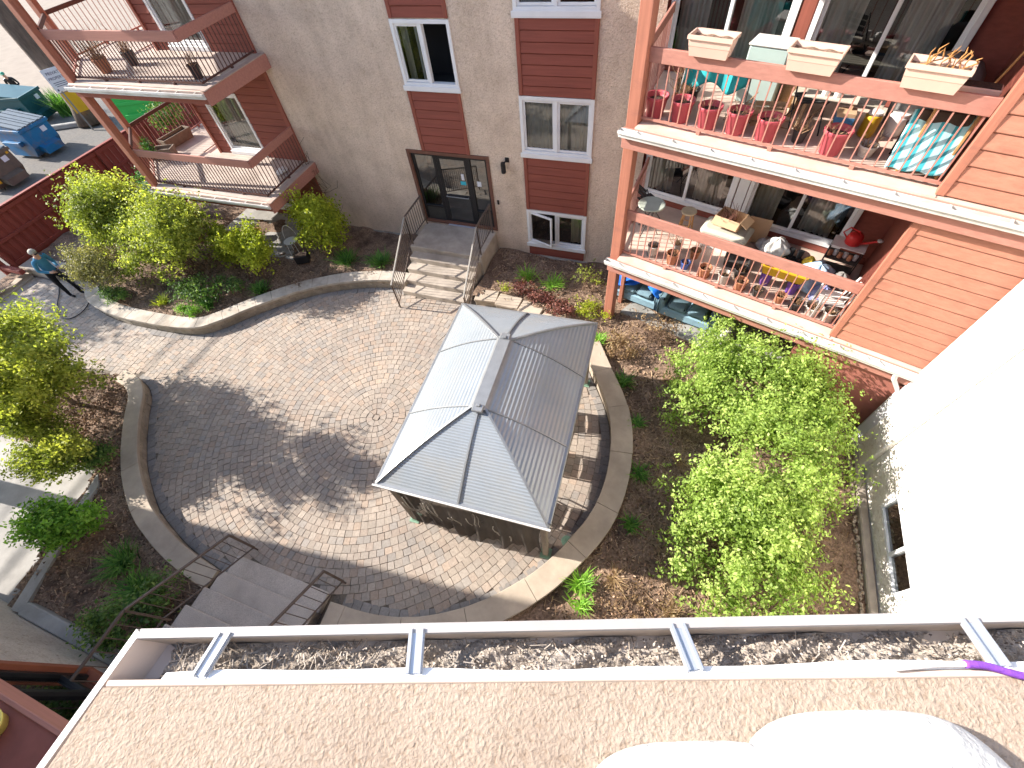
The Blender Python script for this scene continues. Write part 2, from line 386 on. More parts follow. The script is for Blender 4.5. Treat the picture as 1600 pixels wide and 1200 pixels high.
RIGHT = [(-1.46, 7.08), (-0.94, 6.22), (-0.52, 5.56), (-0.29, 5.1), (-0.15, 4.64), (-0.07, 4.2), (-0.04, 3.74), (-0.07, 3.24), (-0.19, 2.76), (-0.41, 2.28), (-0.6, 1.92), (-0.86, 1.53), (-1.19, 1.16), (-1.55, .82), (-2.0, 0.5), (-2.6, .2), (-3.3, .02), (-4.1, -.05)]
LEFT = [(-6.5, -.28), (-7.1, -.2), (-7.7, -.09), (-8.29, 0.08), (-8.86, 0.29), (-9.46, 0.63), (-10.05, 1.05), (-10.6, 1.56), (-11.1, 2.1), (-11.45, 2.52), (-11.9, 2.82), (-12.5, 2.95)]
BACK = [(-16.6, 5.05), (-16.2, 4.78), (-15.6, 4.6), (-14.6, 4.48), (-13.6, 4.5), (-12.5, 4.58), (-11.75, 4.75), (-11.25, 5.15), (-10.74, 5.75), (-10.1, 6.4), (-9.4, 6.97), (-8.44, 7.48), (-7.3, 7.82), (-6.75, 7.84)]
RLINE = smooth_line(RIGHT); LLINE = smooth_line(LEFT); BLINE = smooth_line(BACK)
PATIO = [tuple(p) for p in RLINE] + [(-4.2, .1), (-6.4, .1)] + [tuple(p) for p in LLINE] + [(-13.4, 2.85), (-19.75, 2.5), (-19.75, 5.4), (-17.1, 5.6)] + [tuple(p) for p in BLINE] + [(-6.7, 7.65), (-4.7, 7.65), (-4.5, 7.8), (-2.85, 7.74)]

g = MB(); g.box(-400, 400, -400, 400, -.4, -.12); tag(g.build('ground', m_asph), kind='structure')
g = MB(); g.add([(-200, -60, -.112), (-35, -60, -.112), (-34, 8, -.112), (-33.6, 18.5, -.112), (-28, 22, -.112), (-20, 60, -.112), (-200, 120, -.112)], [(0, 1, 2, 3, 4, 5, 6)])
tag(g.build('sandy_lot', m_sand), kind='structure')
g = MB(); g.box(-21.0, 4.6, -2.1, 10.2, -.115, -.03); g.build('courtyard_base', m_joint)
tag(bpy.data.objects['courtyard_base'], kind='structure')

# patio: concentric rings of pavers round a centre
patio = MB(); patio.add([(x, y, -.012) for x, y in PATIO], [tuple(range(len(PATIO)))])
patio_o = tag(patio.build('patio', m_joint), kind='structure')
PC = (-5.46, 3.72)
pal = [(.36, .308, .262), (.37, .308, .258), (.355, .308, .262), (.345, .305, .265), (.385, .31, .25), (.37, .322, .275), (.325, .295, .265), (.38, .328, .278)]
def paver(cx, cy, corners, tint):
    """block with rounded top: 12 verts"""
    z1 = rnd.uniform(-.004, .004); tl = (rnd.uniform(-.004, .004), rnd.uniform(-.004, .004)); V = []
    for (x, y) in corners: V.append((x, y, -.03))
    for (x, y) in corners: V.append((x, y, z1 - .0025))
    for (x, y) in corners:
        ix, iy = cx + (x - cx) * .955, cy + (y - cy) * .955
        V.append((ix, iy, z1 + (x - cx) * tl[0] * 8 * .1 + .002))
    F = [(8, 9, 10, 11)]
    for k in range(4):
        k2 = (k + 1) % 4; F += [(k, k2, 4 + k2, 4 + k), (4 + k, 4 + k2, 8 + k2, 8 + k)]
    return V, F, tint
pv = []
def bordered(cx, cy): return dist_poly((cx, cy), RB, False)
RB = [tuple(p) for p in RLINE]; LB = [tuple(p) for p in LLINE]; BB = [tuple(p) for p in BLINE]
ring = 0; r = .10
while r < 15:
    dr = .148 + .012 * math.sin(ring * 2.1)
    n = max(5, int(round(2 * PI * (r + dr / 2) / (.150 if ring > 2 else .12)))); a0 = rnd.uniform(0, 6.28); a = a0
    ws = [rnd.uniform(.86, 1.14) for _ in range(n)]; tot = sum(ws)
    for k in range(n):
        da = 2 * PI * ws[k] / tot; am = a + da / 2; rm = r + dr / 2
        cx, cy = PC[0] + rm * math.cos(am), PC[1] + rm * math.sin(am)
        if -20 < cx < .2 and -.4 < cy < 8.2 and inpoly((cx, cy), PATIO):
            dR = dist_poly((cx, cy), RB, False) if cx > -5 else 9
            dL = dist_poly((cx, cy), LB, False) if cx < -5.5 and cy < 4 else 9
            dB = dist_poly((cx, cy), BB, False) if cx < -6 and cy > 3.5 else 9
            if min(dR, dL, dB) > .165:
                gp = .0028 / rm if rm > .2 else .01; gr = .0026
                j = lambda: rnd.uniform(-.004, .004)
                cs = [(PC[0] + q * math.cos(w) + j(), PC[1] + q * math.sin(w) + j()) for q, w in ((r + gr, a + gp), (r + dr - gr, a + gp), (r + dr - gr, a + da - gp), (r + gr, a + da - gp))]
                c = pal[min(7, int(rnd.random() ** 1.15 * 8))]; k2 = rnd.uniform(.90, 1.08)
                pv.append(paver(cx, cy, cs, tuple(x * k2 for x in c)))
        a += da
    r += dr; ring += 1
pv.append(paver(PC[0], PC[1], [(PC[0] - .066, PC[1] - .066), (PC[0] + .066, PC[1] - .066), (PC[0] + .066, PC[1] + .066), (PC[0] - .066, PC[1] + .066)], (.36, .30, .25)))
# grey border course along the walls
def border(line, side, n0=0):
    acc = 0; L = [Vector(p) for p in line]; s = 0
    cum = [0]
    for i in range(len(L) - 1): cum.append(cum[-1] + (L[i + 1] - L[i]).length)
    def at(d):
        for i in range(len(L) - 1):
            if cum[i + 1] >= d:
                t = (d - cum[i]) / max(1e-6, cum[i + 1] - cum[i]); p = L[i].lerp(L[i + 1], t); q = (L[min(i + 3, len(L) - 1)] - L[max(i - 2, 0)]).normalized(); return p, Vector((-q.y, q.x)) * side
        return L[-1], Vector((0, 1))
    d = 0
    while d < cum[-1] - .2:
        w = rnd.uniform(.17, .22); p0, n0_ = at(d + .004); p1, n1_ = at(d + w - .004)
        cs = [tuple(p0 + n0_ * .015), tuple(p0 + n0_ * .195), tuple(p1 + n1_ * .195), tuple(p1 + n1_ * .015)]
        cx = sum(c[0] for c in cs) / 4; cy = sum(c[1] for c in cs) / 4; k2 = rnd.uniform(.85, 1.1)
        pv.append(paver(cx, cy, cs if side > 0 else cs[::-1], (.27 * k2, .255 * k2, .24 * k2))); d += w
border(RB, -1); border(LB, -1); border(BB[::-1], 1)
def area_on_photo(p):
    c = p[0][8]; d = Vector((c[0], c[1], -CAMH)); w = d.dot(Vector(r2))
    u = 683 * d.dot(Vector(r0)) / w; v = 683 * d.dot(Vector(r1)) / w
    vis = -760 < u < 780 and -180 < v < 350
    if -195 < u < 130 and -120 < v < 255 and (u + 195) > -0.45 * (v - 160): vis = False      # under the gazebo roof
    return (-CAMH / w ** 3) if False else (1 / w ** 3 if vis else 0)
pv.sort(key=area_on_photo, reverse=True)
def pieces(lst, name, mat, parent, kind=None):
    V = []; F = []; T = []
    for (v, f, t) in lst:
        o = len(V); V += v; F += [tuple(i + o for i in q) for q in f]; T += [t] * len(v)
    o = link(name, fast_mesh(name, np.array(V), np.array(F), mat, np.array(T), True), parent); tag(o, kind=kind); return o
for p in pv[:300]: pieces([p], 'paver', m_paver, patio_o)
pieces(pv[300:], 'paver_field', m_paver, patio_o, 'stuff')
# low valve covers in the paving
vc = MB(); vc.lathe([(.10, .0), (.10, .012), (.09, .016), (0, .016)], (0, 0, 0), 20)
vc.ball((.03, .02, .017), .012, 6, 4); vc.ball((-.03, .01, .017), .012, 6, 4)
o = vc.build('valve_cover', m_valve); o.location = (-.50, 2.34, 0.005); tag(o, 'round pale green valve cover set in the pavers beside the gazebo post', 'cover')

def retaining_wall(name, label, line, side, h, w, caplen, cap_mat, blk_mat, capt=.07, over=.03):
    L = [Vector(p) for p in line]; cum = [0]
    for i in range(len(L) - 1): cum.append(cum[-1] + (L[i + 1] - L[i]).length)
    base = (L[len(L) // 2].x, L[len(L) // 2].y, 0)
    t = thing(name, label, 'wall', base, world=True)
    def at(d):
        d = max(0, min(cum[-1], d))
        for i in range(len(L) - 1):
            if cum[i + 1] >= d - 1e-9:
                f = (d - cum[i]) / max(1e-6, cum[i + 1] - cum[i]); p = L[i].lerp(L[i + 1], f); q = (L[min(i + 3, len(L) - 1)] - L[max(i - 2, 0)]).normalized(); return p, Vector((-q.y, q.x)) * side
        return L[-1], Vector((0, 1))
    def strip(name_, d0, d1, o0, o1, z0, z1, mat, jz=0):
        n = max(1, int((d1 - d0) / .15)); A = []; b = MB(); ch = .008
        for k in range(n + 1):
            p, nn = at(d0 + (d1 - d0) * k / n)
            for (o, z) in ((o0, z0), (o0, z1 - ch), (o0 + ch, z1), (o1 - ch, z1), (o1, z1 - ch), (o1, z0)): A.append((p.x + nn.x * o, p.y + nn.y * o, z + jz))
        F = []
        for k in range(n):
            for c in range(5): F.append((k * 6 + c, k * 6 + c + 1, (k + 1) * 6 + c + 1, (k + 1) * 6 + c))
        F += [tuple(range(6)), tuple(n * 6 + c for c in range(6))[::-1]]
        b.add(A, F); return b.build(name_, mat, t)
    d = 0
    while d < cum[-1] - .05:
        l = caplen * rnd.uniform(.85, 1.15); e = min(cum[-1], d + l)
        if cum[-1] - e < .15: e = cum[-1]
        strip('cap_stone', d + .004, e - .004, -over + rnd.uniform(-.006, .006), w + rnd.uniform(-.006, .006), h - capt, h, cap_mat, rnd.uniform(-.004, .004)); d = e
    nz = 2; hb = (h - capt) / nz
    for c in range(nz):
        d = -.15 * c
        while d < cum[-1] - .03:
            l = rnd.uniform(.26, .36); e = min(cum[-1], d + l)
            if e > .03: strip('wall_block', max(0, d) + .004, e - .004, rnd.uniform(0, .014), w * .8, c * hb - (.03 if c == 0 else 0), (c + 1) * hb - .003, blk_mat)
            d = e
    return t
retaining_wall('retaining_wall', 'tan concrete garden wall curving round the right side of the paved circle, past the gazebo', RB[3:], 1, .40, .40, 1.0, m_cap, m_block)
retaining_wall('retaining_wall', 'low curved garden wall on the left of the paved circle, speckled with tree shadow', LB, 1, .33, .33, 1.3, m_cap, m_block, .08)
retaining_wall('retaining_wall', 'low curved garden wall with stained separate cap slabs in front of the yellow-green shrubs', BB, -1 * -1, .31, .38, .42, m_capw, m_block)

# flat stone slabs stepping along the bed right of the entrance stairs
st = thing('stone_edging', 'flat tan stone slabs edging the bed just right of the entrance stairs', 'edging', (-3.6, 7.9, 0), world=True)
for i, (x, y, w, d, a) in enumerate(((-4.28, 7.98, .62, .42, .1), (-3.62, 7.92, .66, .42, -.06), (-2.95, 7.82, .62, .42, -.14), (-2.3, 7.62, .6, .42, -.3), (-1.75, 7.32, .55, .4, -.5))):
    Mx = Matrix.Translation((x, y, 0)) @ Matrix.Rotation(a, 4, 'Z')
    b = MB(); b.cbox(-w / 2, w / 2, -d / 2, d / 2, .16, .235, .012, Mx); b.build('slab', m_cap, st)
    b = MB(); b.cbox(-w / 2 + .02, w / 2 - .02, -d / 2 + .03, d / 2, -.02, .158, .012, Mx); b.build('wall_block', m_block, st)

# planting beds: one uneven sheet, cut out round the paving
def nz2(x, y): return .035 * math.sin(x * 2.3 + 1.1 * math.sin(y * 1.7)) + .03 * math.sin(y * 3.1 + x * .7) + .02 * math.sin(x * 7.3 + y * 5.1)
def bedz(x, y):
    z = .235 + nz2(x, y)
    if y > 8.6 and x < -1: z -= .10 * min(1, (y - 8.6) / 1.5)
    return z
def in_walk(x, y): return x < -10.1 + .24 * (-2.1 - y) * .0 - .35 * (y + 2.1) * .8 + .0 and y < .55 and x < -9.9
st_ = .14; NX, NY = int(24.9 / st_), int(12.3 / st_); idx = {}; V = []; Q = []
xs = [-20.35 + i * st_ for i in range(NX + 1)]; ys = [-2.08 + j * st_ for j in range(NY + 1)]
near = {}
def keep(x, y):
    if in_walk(x, y): return False
    if -7.1 < x < -4.6 and y > 7.5: return False
    if -6.6 < x < -4.1 and y < .3: return False
    if inpoly((x, y), PATIO): return False
    if -16.4 < x < 0.5 and dist_poly((x, y), PATIO) < .16: return False
    return True
for j in range(NY):
    for i in range(NX):
        if keep(xs[i] + st_ / 2, ys[j] + st_ / 2):
            q = []
            for (a, b) in ((i, j), (i + 1, j), (i + 1, j + 1), (i, j + 1)):
                if (a, b) not in idx: idx[a, b] = len(V); V.append((xs[a], ys[b], bedz(xs[a], ys[b]) + rnd.uniform(-.012, .012)))
                q.append(idx[a, b])
            Q.append(q)
bed = link('planting_bed', fast_mesh('planting_bed', np.array(V), np.array(Q), m_mulch)); tag(bed, kind='structure')
# loose bark chips and straw on the beds
def scatter_chips(n, regions, seed, name, label):
    q = random.Random(seed); V = []; F = []; T = []
    while len(F) < n:
        x0, x1, y0, y1, straw = q.choice(regions); x, y = q.uniform(x0, x1), q.uniform(y0, y1)
        if not keep(x, y): continue
        z = bedz(x, y) + q.uniform(.004, .03); a = q.uniform(0, 6.28); s_ = q.random() < straw
        L, w = (q.uniform(.07, .17), q.uniform(.003, .006)) if s_ else (q.uniform(.02, .06), q.uniform(.006, .015))
        c = (.42, .30, .19) if s_ else q.choice([(.28, .18, .12), (.20, .125, .085), (.36, .24, .17), (.44, .32, .23), (.12, .08, .055)]); k = q.uniform(.7, 1.2)
        dx, dy = math.cos(a) * L / 2, math.sin(a) * L / 2; ex, ey = -math.sin(a) * w, math.cos(a) * w; t = q.uniform(-.02, .02); t2 = q.uniform(-.012, .012)
        o = len(V); V += [(x - dx - ex, y - dy - ey, z - t - t2), (x + dx - ex, y + dy - ey, z + t - t2), (x + dx + ex, y + dy + ey, z + t + t2), (x - dx + ex, y - dy + ey, z - t + t2)]
        F.append((o, o + 1, o + 2, o + 3)); T += [tuple(k * u for u in c)] * 4
    tag(link(name, fast_mesh(name, np.array(V), np.array(F), m_chip, np.array(T))), label, 'mulch', kind='stuff')
scatter_chips(26000, [(-.9, 4.4, .9, 7.6, .3), (-.2, 2.2, 1.0, 6.5, .35), (-4.5, 1.5, 7.4, 10, .2), (-12.5, -10, 0, 3, .1), (-14.6, -12, 0.6, 2.9, .1), (-18.5, -13, 5, 9.5, .1), (-11, -6.6, -2, .8, .12), (-14, -7.2, 4.9, 9, .12)], 5, 'bark_mulch', 'brown bark mulch and straw covering the planting beds')

# concrete walkway, kerb and strips on the left
b = MB(); b.prism([(-13.5, -8), (-9.9, -8), (-9.9, -2.1), (-10.55, .25), (-10.75, .52), (-13, .9), (-20.5, 1.8), (-30, 1.5), (-30, -8)], -.11, .03); tag(b.build('walkway', m_walk), kind='structure')
b = MB(); b.prism([(-9.86, -2.08), (-9.6, -2.06), (-10.38, .32), (-10.62, .5)], -.1, .34); tag(b.build('concrete_kerb', m_conc2), 'grey concrete kerb between the pale walkway and the dark mulch bed', 'kerb')
b = MB(); b.cbox(-9.6, -6.95, -2.09, -1.86, -.1, .40, .02); tag(b.build('concrete_ledge', m_conc2), 'blue-grey concrete ledge at the foot of the stucco entry wall', 'ledge')
b = MB(); b.prism([(-20.5, 2.6), (-19.72, 2.6), (-19.72, 5.25), (-20.5, 5.6)], -.1, .05); tag(b.build('concrete_strip', m_conc), kind='structure')
b = MB(); b.cbox(-20.3, -18.6, 5.35, 5.95, -.1, .28, .02); tag(b.build('concrete_block', m_conc), 'low concrete block step by the red fence behind the man', 'block')
# ------------------------------------------------------------------ building kit (local frame: x along the wall, y into the building, z up)
def wall_panel(b, x0, x1, z0, z1, holes=(), y=0.0, depth=.16):
    xs_ = sorted({x0, x1, *[h[0] for h in holes], *[h[1] for h in holes]}); zs_ = sorted({z0, z1, *[h[2] for h in holes], *[h[3] for h in holes]})
    for i in range(len(xs_) - 1):
        for k in range(len(zs_) - 1):
            cx, cz = (xs_[i] + xs_[i + 1]) / 2, (zs_[k] + zs_[k + 1]) / 2
            if any(h[0] < cx < h[1] and h[2] < cz < h[3] for h in holes): continue
            b.add([(xs_[i], y, zs_[k]), (xs_[i + 1], y, zs_[k]), (xs_[i + 1], y, zs_[k + 1]), (xs_[i], y, zs_[k + 1])], [(0, 1, 2, 3)])
    for (a, c, e, f) in holes:
        d = y + depth
        b.add([(a, y, e), (c, y, e), (c, y, f), (a, y, f), (a, d, e), (c, d, e), (c, d, f), (a, d, f)], [(0, 4, 5, 1), (1, 5, 6, 2), (2, 6, 7, 3), (3, 7, 4, 0)])
def interior(b, x0, x1, z0, z1, y0, y1):
    """open-fronted dark room behind a window"""
    b.add([(x0, y0, z0), (x1, y0, z0), (x1, y0, z1), (x0, y0, z1), (x0, y1, z0), (x1, y1, z0), (x1, y1, z1), (x0, y1, z1)], [(0, 1, 5, 4), (1, 2, 6, 5), (2, 3, 7, 6), (3, 0, 4, 7), (4, 5, 6, 7)])
def ring_frame(b, x0, x1, z0, z1, w, y0, y1, ch=.004):
    b.cbox(x0, x0 + w, y0, y1, z0, z1, ch); b.cbox(x1 - w, x1, y0, y1, z0, z1, ch)
    b.cbox(x0 + w, x1 - w, y0 + .001, y1, z0, z0 + w, ch); b.cbox(x0 + w, x1 - w, y0 + .001, y1, z1 - w, z1, ch)
def curtain(b, x0, x1, z0, z1, y, n=None, amp=.025):
    n = n or int((x1 - x0) / .028)
    b.grid(lambda u, v: (x0 + (x1 - x0) * u, y + amp * math.sin(u * (x1 - x0) * 52 + 1.3 * math.sin(u * 9)) , z0 + (z1 - z0) * v), n, 1)
def window(parent, x0, x1, z0, z1, y=0.0, open_left=False, open_right=False, cur=((0, 1),), sill=True, label=None, single=False):
    b = MB(); ring_frame(b, x0, x1, z0, z1, .075, y - .035, y + .10)
    xm = (x0 + x1) / 2
    if not single: b.cbox(xm - .035, xm + .035, y - .02, y + .09, z0 + .075, z1 - .075, .004)
    w = b.build('window', m_white, parent)
    if label: w['label'] = label
    for i, (a, c) in enumerate(((x0 + .075, x1 - .075),) if single else ((x0 + .075, xm - .035), (xm + .035, x1 - .075))):
        op = (open_left and i == 0) or (open_right and i == 1)
        s = MB(); Mx = Matrix.Identity(4)
        if open_left and i == 0: Mx = Matrix.Translation((a, y + .02, 0)) @ Matrix.Rotation(-.30, 4, 'Z') @ Matrix.Translation((-a, -y - .02, 0))
        sw = .05
        for q in ((a, a + sw, z0 + .08, z1 - .08), (c - sw, c, z0 + .08, z1 - .08), (a + sw, c - sw, z0 + .08, z0 + .08 + sw), (a + sw, c - sw, z1 - .08 - sw, z1 - .08)): s.cbox(q[0], q[1], y, y + .045, q[2], q[3], .004, Mx)
        if not (open_right and i == 1):
            s.build('sash', m_white, w)
            p = MB(); p.add([Mx @ Vector(v) for v in ((a + sw, y + .02, z0 + .13), (c - sw, y + .02, z0 + .13), (c - sw, y + .02, z1 - .13), (a + sw, y + .02, z1 - .13))], [(0, 1, 2, 3)]); p.build('pane', m_glass, w)
        else:
            s = MB()
            for q in ((a - .22, a - .17, z0 + .08, z1 - .08),): s.cbox(q[0], q[1], y + .05, y + .09, q[2], q[3], .004)
            s.build('sash', m_white, w)
    if sill:
        s = MB(); s.cbox(x0 - .03, x1 + .03, y - .07, y - .036, z0 - .07, z0 + .02, .005); s.cbox(x0 - .03, x1 + .03, y - .065, y + .02, z0 - .09, z0 - .071, .004); s.build('sill', m_white, w)
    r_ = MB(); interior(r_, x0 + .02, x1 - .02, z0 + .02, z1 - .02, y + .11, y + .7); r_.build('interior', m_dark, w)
    for (a, c) in cur:
        k = MB(); X0, X1 = x0 + .09 + (x1 - x0 - .18) * a, x0 + .09 + (x1 - x0 - .18) * c; curtain(k, X0, X1, z0 + .05, z1 - .05, y + .2); k.build('curtain', m_curtain, w)
    return w
def siding(parent, x0, x1, z0, z1, pitch, y, mat, flip=None, name='siding_board', M4=None):
    """lapped boards, each one an object"""
    n = max(1, int(round((z1 - z0) / pitch))); p = (z1 - z0) / n; cache = None
    b = MB()
    prof = [(.0, .010), (-.030, .004), (-.034, .014), (-.020, p - .014), (-.004, p - .004), (.0, p - .004)]
    V = [(x, q[0], q[1]) for x in (x0, x1) for q in prof]
    F = [tuple(range(6)), tuple(range(6, 12))[::-1]] + [(i, 6 + i, 6 + (i + 1) % 6, (i + 1) % 6) for i in range(6)]
    b.add(V, F); me = b.mesh(name, mat)
    for i in range(n):
        o = link(name, me, parent, (0, y, z0 + i * p)) if M4 is None else link(name, me, parent)
        if M4 is not None: o.matrix_local = M4 @ Matrix.Translation((0, y, z0 + i * p))
def trim(parent, x0, x1, y0, y1, z0, z1, mat=None, ch=.006, name='trim_board'):
    b = MB(); b.cbox(x0, x1, y0, y1, z0, z1, ch); return b.build(name, mat or m_trim, parent)
def gutter(parent, p0, p1, out, width, zt, hang=.6, mat=None, name='gutter', hmat=None):
    """K-style eaves gutter between two plan points; out = outward plan normal"""
    p0, p1, out = Vector((*p0, 0)), Vector((*p1, 0)), Vector((*out, 0)); d = (p1 - p0); L = d.length; d.normalize(); t = .006
    prof = [(0, 0), (0, -.115), (width * .72, -.115), (width * .80, -.06), (width, -.045), (width, 0), (width - .022, .002), (width - .022, -.008), (width - t, -.010), (width - t, -.040), (width * .80 - t, -.052), (width * .72 - t, -.108), (t, -.108), (t, 0)]
    b = MB(); n = len(prof); V = [e + out * q[0] + Vector((0, 0, zt + q[1])) for e in (p0, p1) for q in prof]
    b.add(V, [(i, (i + 1) % n, n + (i + 1) % n, n + i) for i in range(n)])
    for e, fl in ((p0, 1), (p1, 0)):
        c = [e + out * q[0] + Vector((0, 0, zt + q[1])) for q in ((0, -.115), (width * .72, -.115), (width * .8, -.06), (width, -.045), (width, 0), (0, 0))]; b.add(c, [tuple(range(6)) if fl else tuple(range(6))[::-1]])
    g_ = b.build(name, mat or m_gutter, parent)
    k = .3
    while k < L and hang:
        c = p0 + d * k; h = MB(); h.beam(c + out * .004 + Vector((0, 0, zt + .001)), c + out * (width - .03) + Vector((0, 0, zt - .003)), .028, .010); h.build('gutter_hanger', hmat or m_gutter, g_); k += hang
    return g_
def railing(parent, pts, zb, zt, top_h, top_w, mats, sp=.135, bw=.016, name='top_rail', inset=.04):
    """balcony rail through plan points: top board with balusters and bottom bar as its pieces"""
    mt, mb_ = mats
    for i in range(len(pts) - 1):
        a, c = Vector((*pts[i], 0)), Vector((*pts[i + 1], 0)); d = c - a; L = d.length; d.normalize()
        b = MB(); b.beam(a + Vector((0, 0, zt - top_h / 2)), c + Vector((0, 0, zt - top_h / 2)), top_w, top_h, .006); tr = b.build(name, mt, parent)
        b = MB(); b.beam(a + Vector((0, 0, zb + .07)), c + Vector((0, 0, zb + .07)), .035, .035); b.build('bottom_rail', mb_, tr)
        k = .9
        b = MB(); b.beam(Vector((0, 0, zb + .07)), Vector((0, 0, zt - top_h + .01)), bw, bw); me = b.mesh('baluster', mb_)
        n = int((L - 2 * inset) / sp)
        for j in range(n + 1):
            link('baluster', me, tr, tuple(a + d * (inset + (L - 2 * inset) * j / max(1, n))), (0, 0, math.atan2(d.y, d.x)))
        n = max(1, int(L / 1.1))
        for j in range(1, n + 1):
            if j * 1.1 < L:
                p = a + d * (j * 1.1 - .1); b = MB(); b.cbox(p.x - .03, p.x + .03, p.y - .03, p.y + .03, zb, zb + .065, .004); b.build('rail_foot', mb_, tr)

# ------------------------------------------------------------------ centre facade (stucco) at world y = 10.1
blk = thing('apartment_building', 'beige stucco apartment facade with red board panels and the glass entrance door', 'building', (0, 10.1, 0))
wins = [(-6.57, -5.16, 4.43, 5.68), (-3.75, -2.05, 3.10, 4.35), (-3.74, -2.08, .52, 1.58), (-3.75, -2.05, 5.81, 7.06), (-7.05, -4.67, .76, 2.92)]
b = MB(); wall_panel(b, -10.62, -.88, -.1, 10.4, wins); b.add([(-10.62, 0, -.1), (-10.62, 0, 10.4), (-10.62, 5, 10.4), (-10.62, 5, -.1)], [(0, 1, 2, 3)]); b.build('wall', m_stucco, blk)
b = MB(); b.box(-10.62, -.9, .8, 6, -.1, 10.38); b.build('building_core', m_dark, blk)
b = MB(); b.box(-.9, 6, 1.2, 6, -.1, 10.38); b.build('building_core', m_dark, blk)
b = MB(); b.cbox(-10.5, -7.1, -.06, .0, -.2, .12, .01); b.cbox(-4.6, -.5, -.06, .0, -.2, .12, .01); b.build('foundation_ledge', m_conc2, blk)
window(blk, *wins[0], open_right=True, cur=((.0, .14),), label='white slider window with its right half open')
window(blk, *wins[1], cur=((0, .48), (.52, 1)))
window(blk, *wins[2], open_left=True, cur=((.75, 1),), label='basement window with the left sash tilted out')
window(blk, *wins[3], cur=((0, .4),))
for (x0, x1, z0, z1) in ((-6.55, -5.17, 2.93, 4.33), (-3.73, -2.05, 4.36, 5.72), (-3.73, -2.08, 1.60, 3.00), (-6.55, -5.17, 5.70, 7.1)):
    trim(blk, x0, x0 + .085, -.045, 0, z0, z1, m_trim); trim(blk, x1 - .085, x1, -.045, 0, z0, z1, m_trim); siding(blk, x0 + .088, x1 - .088, z0, z1, .198, 0, m_sidingd)
trim(blk, -3.72, -2.1, -.03, 0, .14, .42, m_sidingd)
# entrance: dark storefront frame, door and side lights
b = MB(); ring_frame(b, -7.05, -4.67, .76, 2.92, .085, -.03, .1); fr = b.build('door_surround', M('surround_dark_brown', (.15, .07, .05), .15, 5), blk)
b = MB()
for x0, x1 in ((-6.965, -6.90), (-6.33, -6.24), (-5.34, -5.25), (-4.82, -4.755)): b.cbox(x0, x1, .03, .11, .80, 2.835, .004)
for (x0, x1) in ((-6.90, -6.33), (-5.25, -4.82)):
    for z0, z1 in ((.80, .86), (1.24, 1.30), (2.77, 2.835)): b.cbox(x0, x1, .03, .11, z0, z1, .004)
b.build('storefront_frame', m_black, fr)
for (x0, x1, z0, z1, nm) in ((-6.90, -6.33, 1.30, 2.77, 'side_light'), (-5.25, -4.82, 1.30, 2.77, 'side_light')):
    p = MB(); p.add([(x0, .07, z0), (x1, .07, z0), (x1, .07, z1), (x0, .07, z1)], [(0, 1, 2, 3)]); p.build(nm, m_glassd, fr)
m_kick = M('kick_panel', (.05, .048, .045), .2, 5, .4)
for (x0, x1) in ((-6.90, -6.33), (-5.25, -4.82)): p = MB(); p.cbox(x0, x1, .06, .08, .86, 1.24, .003); p.build('kick_panel', m_kick, fr)
b = MB(); ring_frame(b, -6.24, -5.34, .80, 2.80, .085, .035, .085); b.cbox(-6.155, -5.425, .04, .08, 1.62, 1.70, .004); dr = b.build('entrance_door', m_black, blk)
p = MB(); p.add([(-6.155, .06, .885), (-5.425, .06, .885), (-5.425, .06, 1.62), (-6.155, .06, 1.62)], [(0, 1, 2, 3)]); p.add([(-6.155, .06, 1.70), (-5.425, .06, 1.70), (-5.425, .06, 2.715), (-6.155, .06, 2.715)], [(0, 1, 2, 3)]); p.build('pane', m_glassd, dr)
b = MB(); b.tube([(-6.14, .0, 1.66), (-5.44, .0, 1.66)], .014, 8); b.beam((-6.12, .0, 1.66), (-6.12, .05, 1.66), .02, .03); b.beam((-5.46, .0, 1.66), (-5.46, .05, 1.66), .02, .03); b.build('push_bar', m_alu, dr)
b = MB(); b.box(-5.63, -5.47, .054, .057, 2.03, 2.13); b.build('sticker', M('sticker_cyan', (.05, .42, .55), .1, 9), dr)
b = MB(); b.box(-5.58, -5.50, .054, .057, 2.17, 2.34); b.build('sticker', m_signw, dr)
b = MB(); b.box(-5.14, -5.02, .064, .067, 2.03, 2.17); b.build('notice', m_signw, fr)
b = MB(); b.cbox(-6.24, -5.34, -.08, .03, .762, .785, .004); b.build('threshold', M('threshold_metal', (.45, .47, .55), .1, 5, .35, metal=.5), fr)
b = MB(); interior(b, -7.0, -4.72, .77, 2.9, .112, .79); b.build('lobby', M('lobby', (.16, .145, .125), .2, 2), fr)
# wall lamp (cylinder on a bracket) and intercom
wl = thing('wall_lamp', 'black cylinder wall lamp on the stucco right of the entrance door', 'lamp', (-4.23, 10.1, 2.7), world=True)
b = MB(); b.lathe([(.0, 2.60), (.055, 2.60), (.06, 2.62), (.06, 2.84), (.055, 2.86), (0, 2.86)], (-4.25, 9.98, 0), 14); b.build('lamp_body', m_black, wl)
b = MB(); b.cbox(-4.22, -4.12, 10.07, 10.097, 2.83, 2.94, .004); b.beam((-4.18, 10.08, 2.88), (-4.24, 9.99, 2.84), .03, .03); b.build('bracket', m_black, wl)
b = MB(); b.cbox(-4.575, -4.52, 10.065, 10.098, 1.62, 1.74, .004); b.box(-4.56, -4.535, 10.061, 10.066, 1.69, 1.72); tag(b.build('intercom', m_black), 'small black intercom box beside the right edge of the entrance frame', 'intercom')

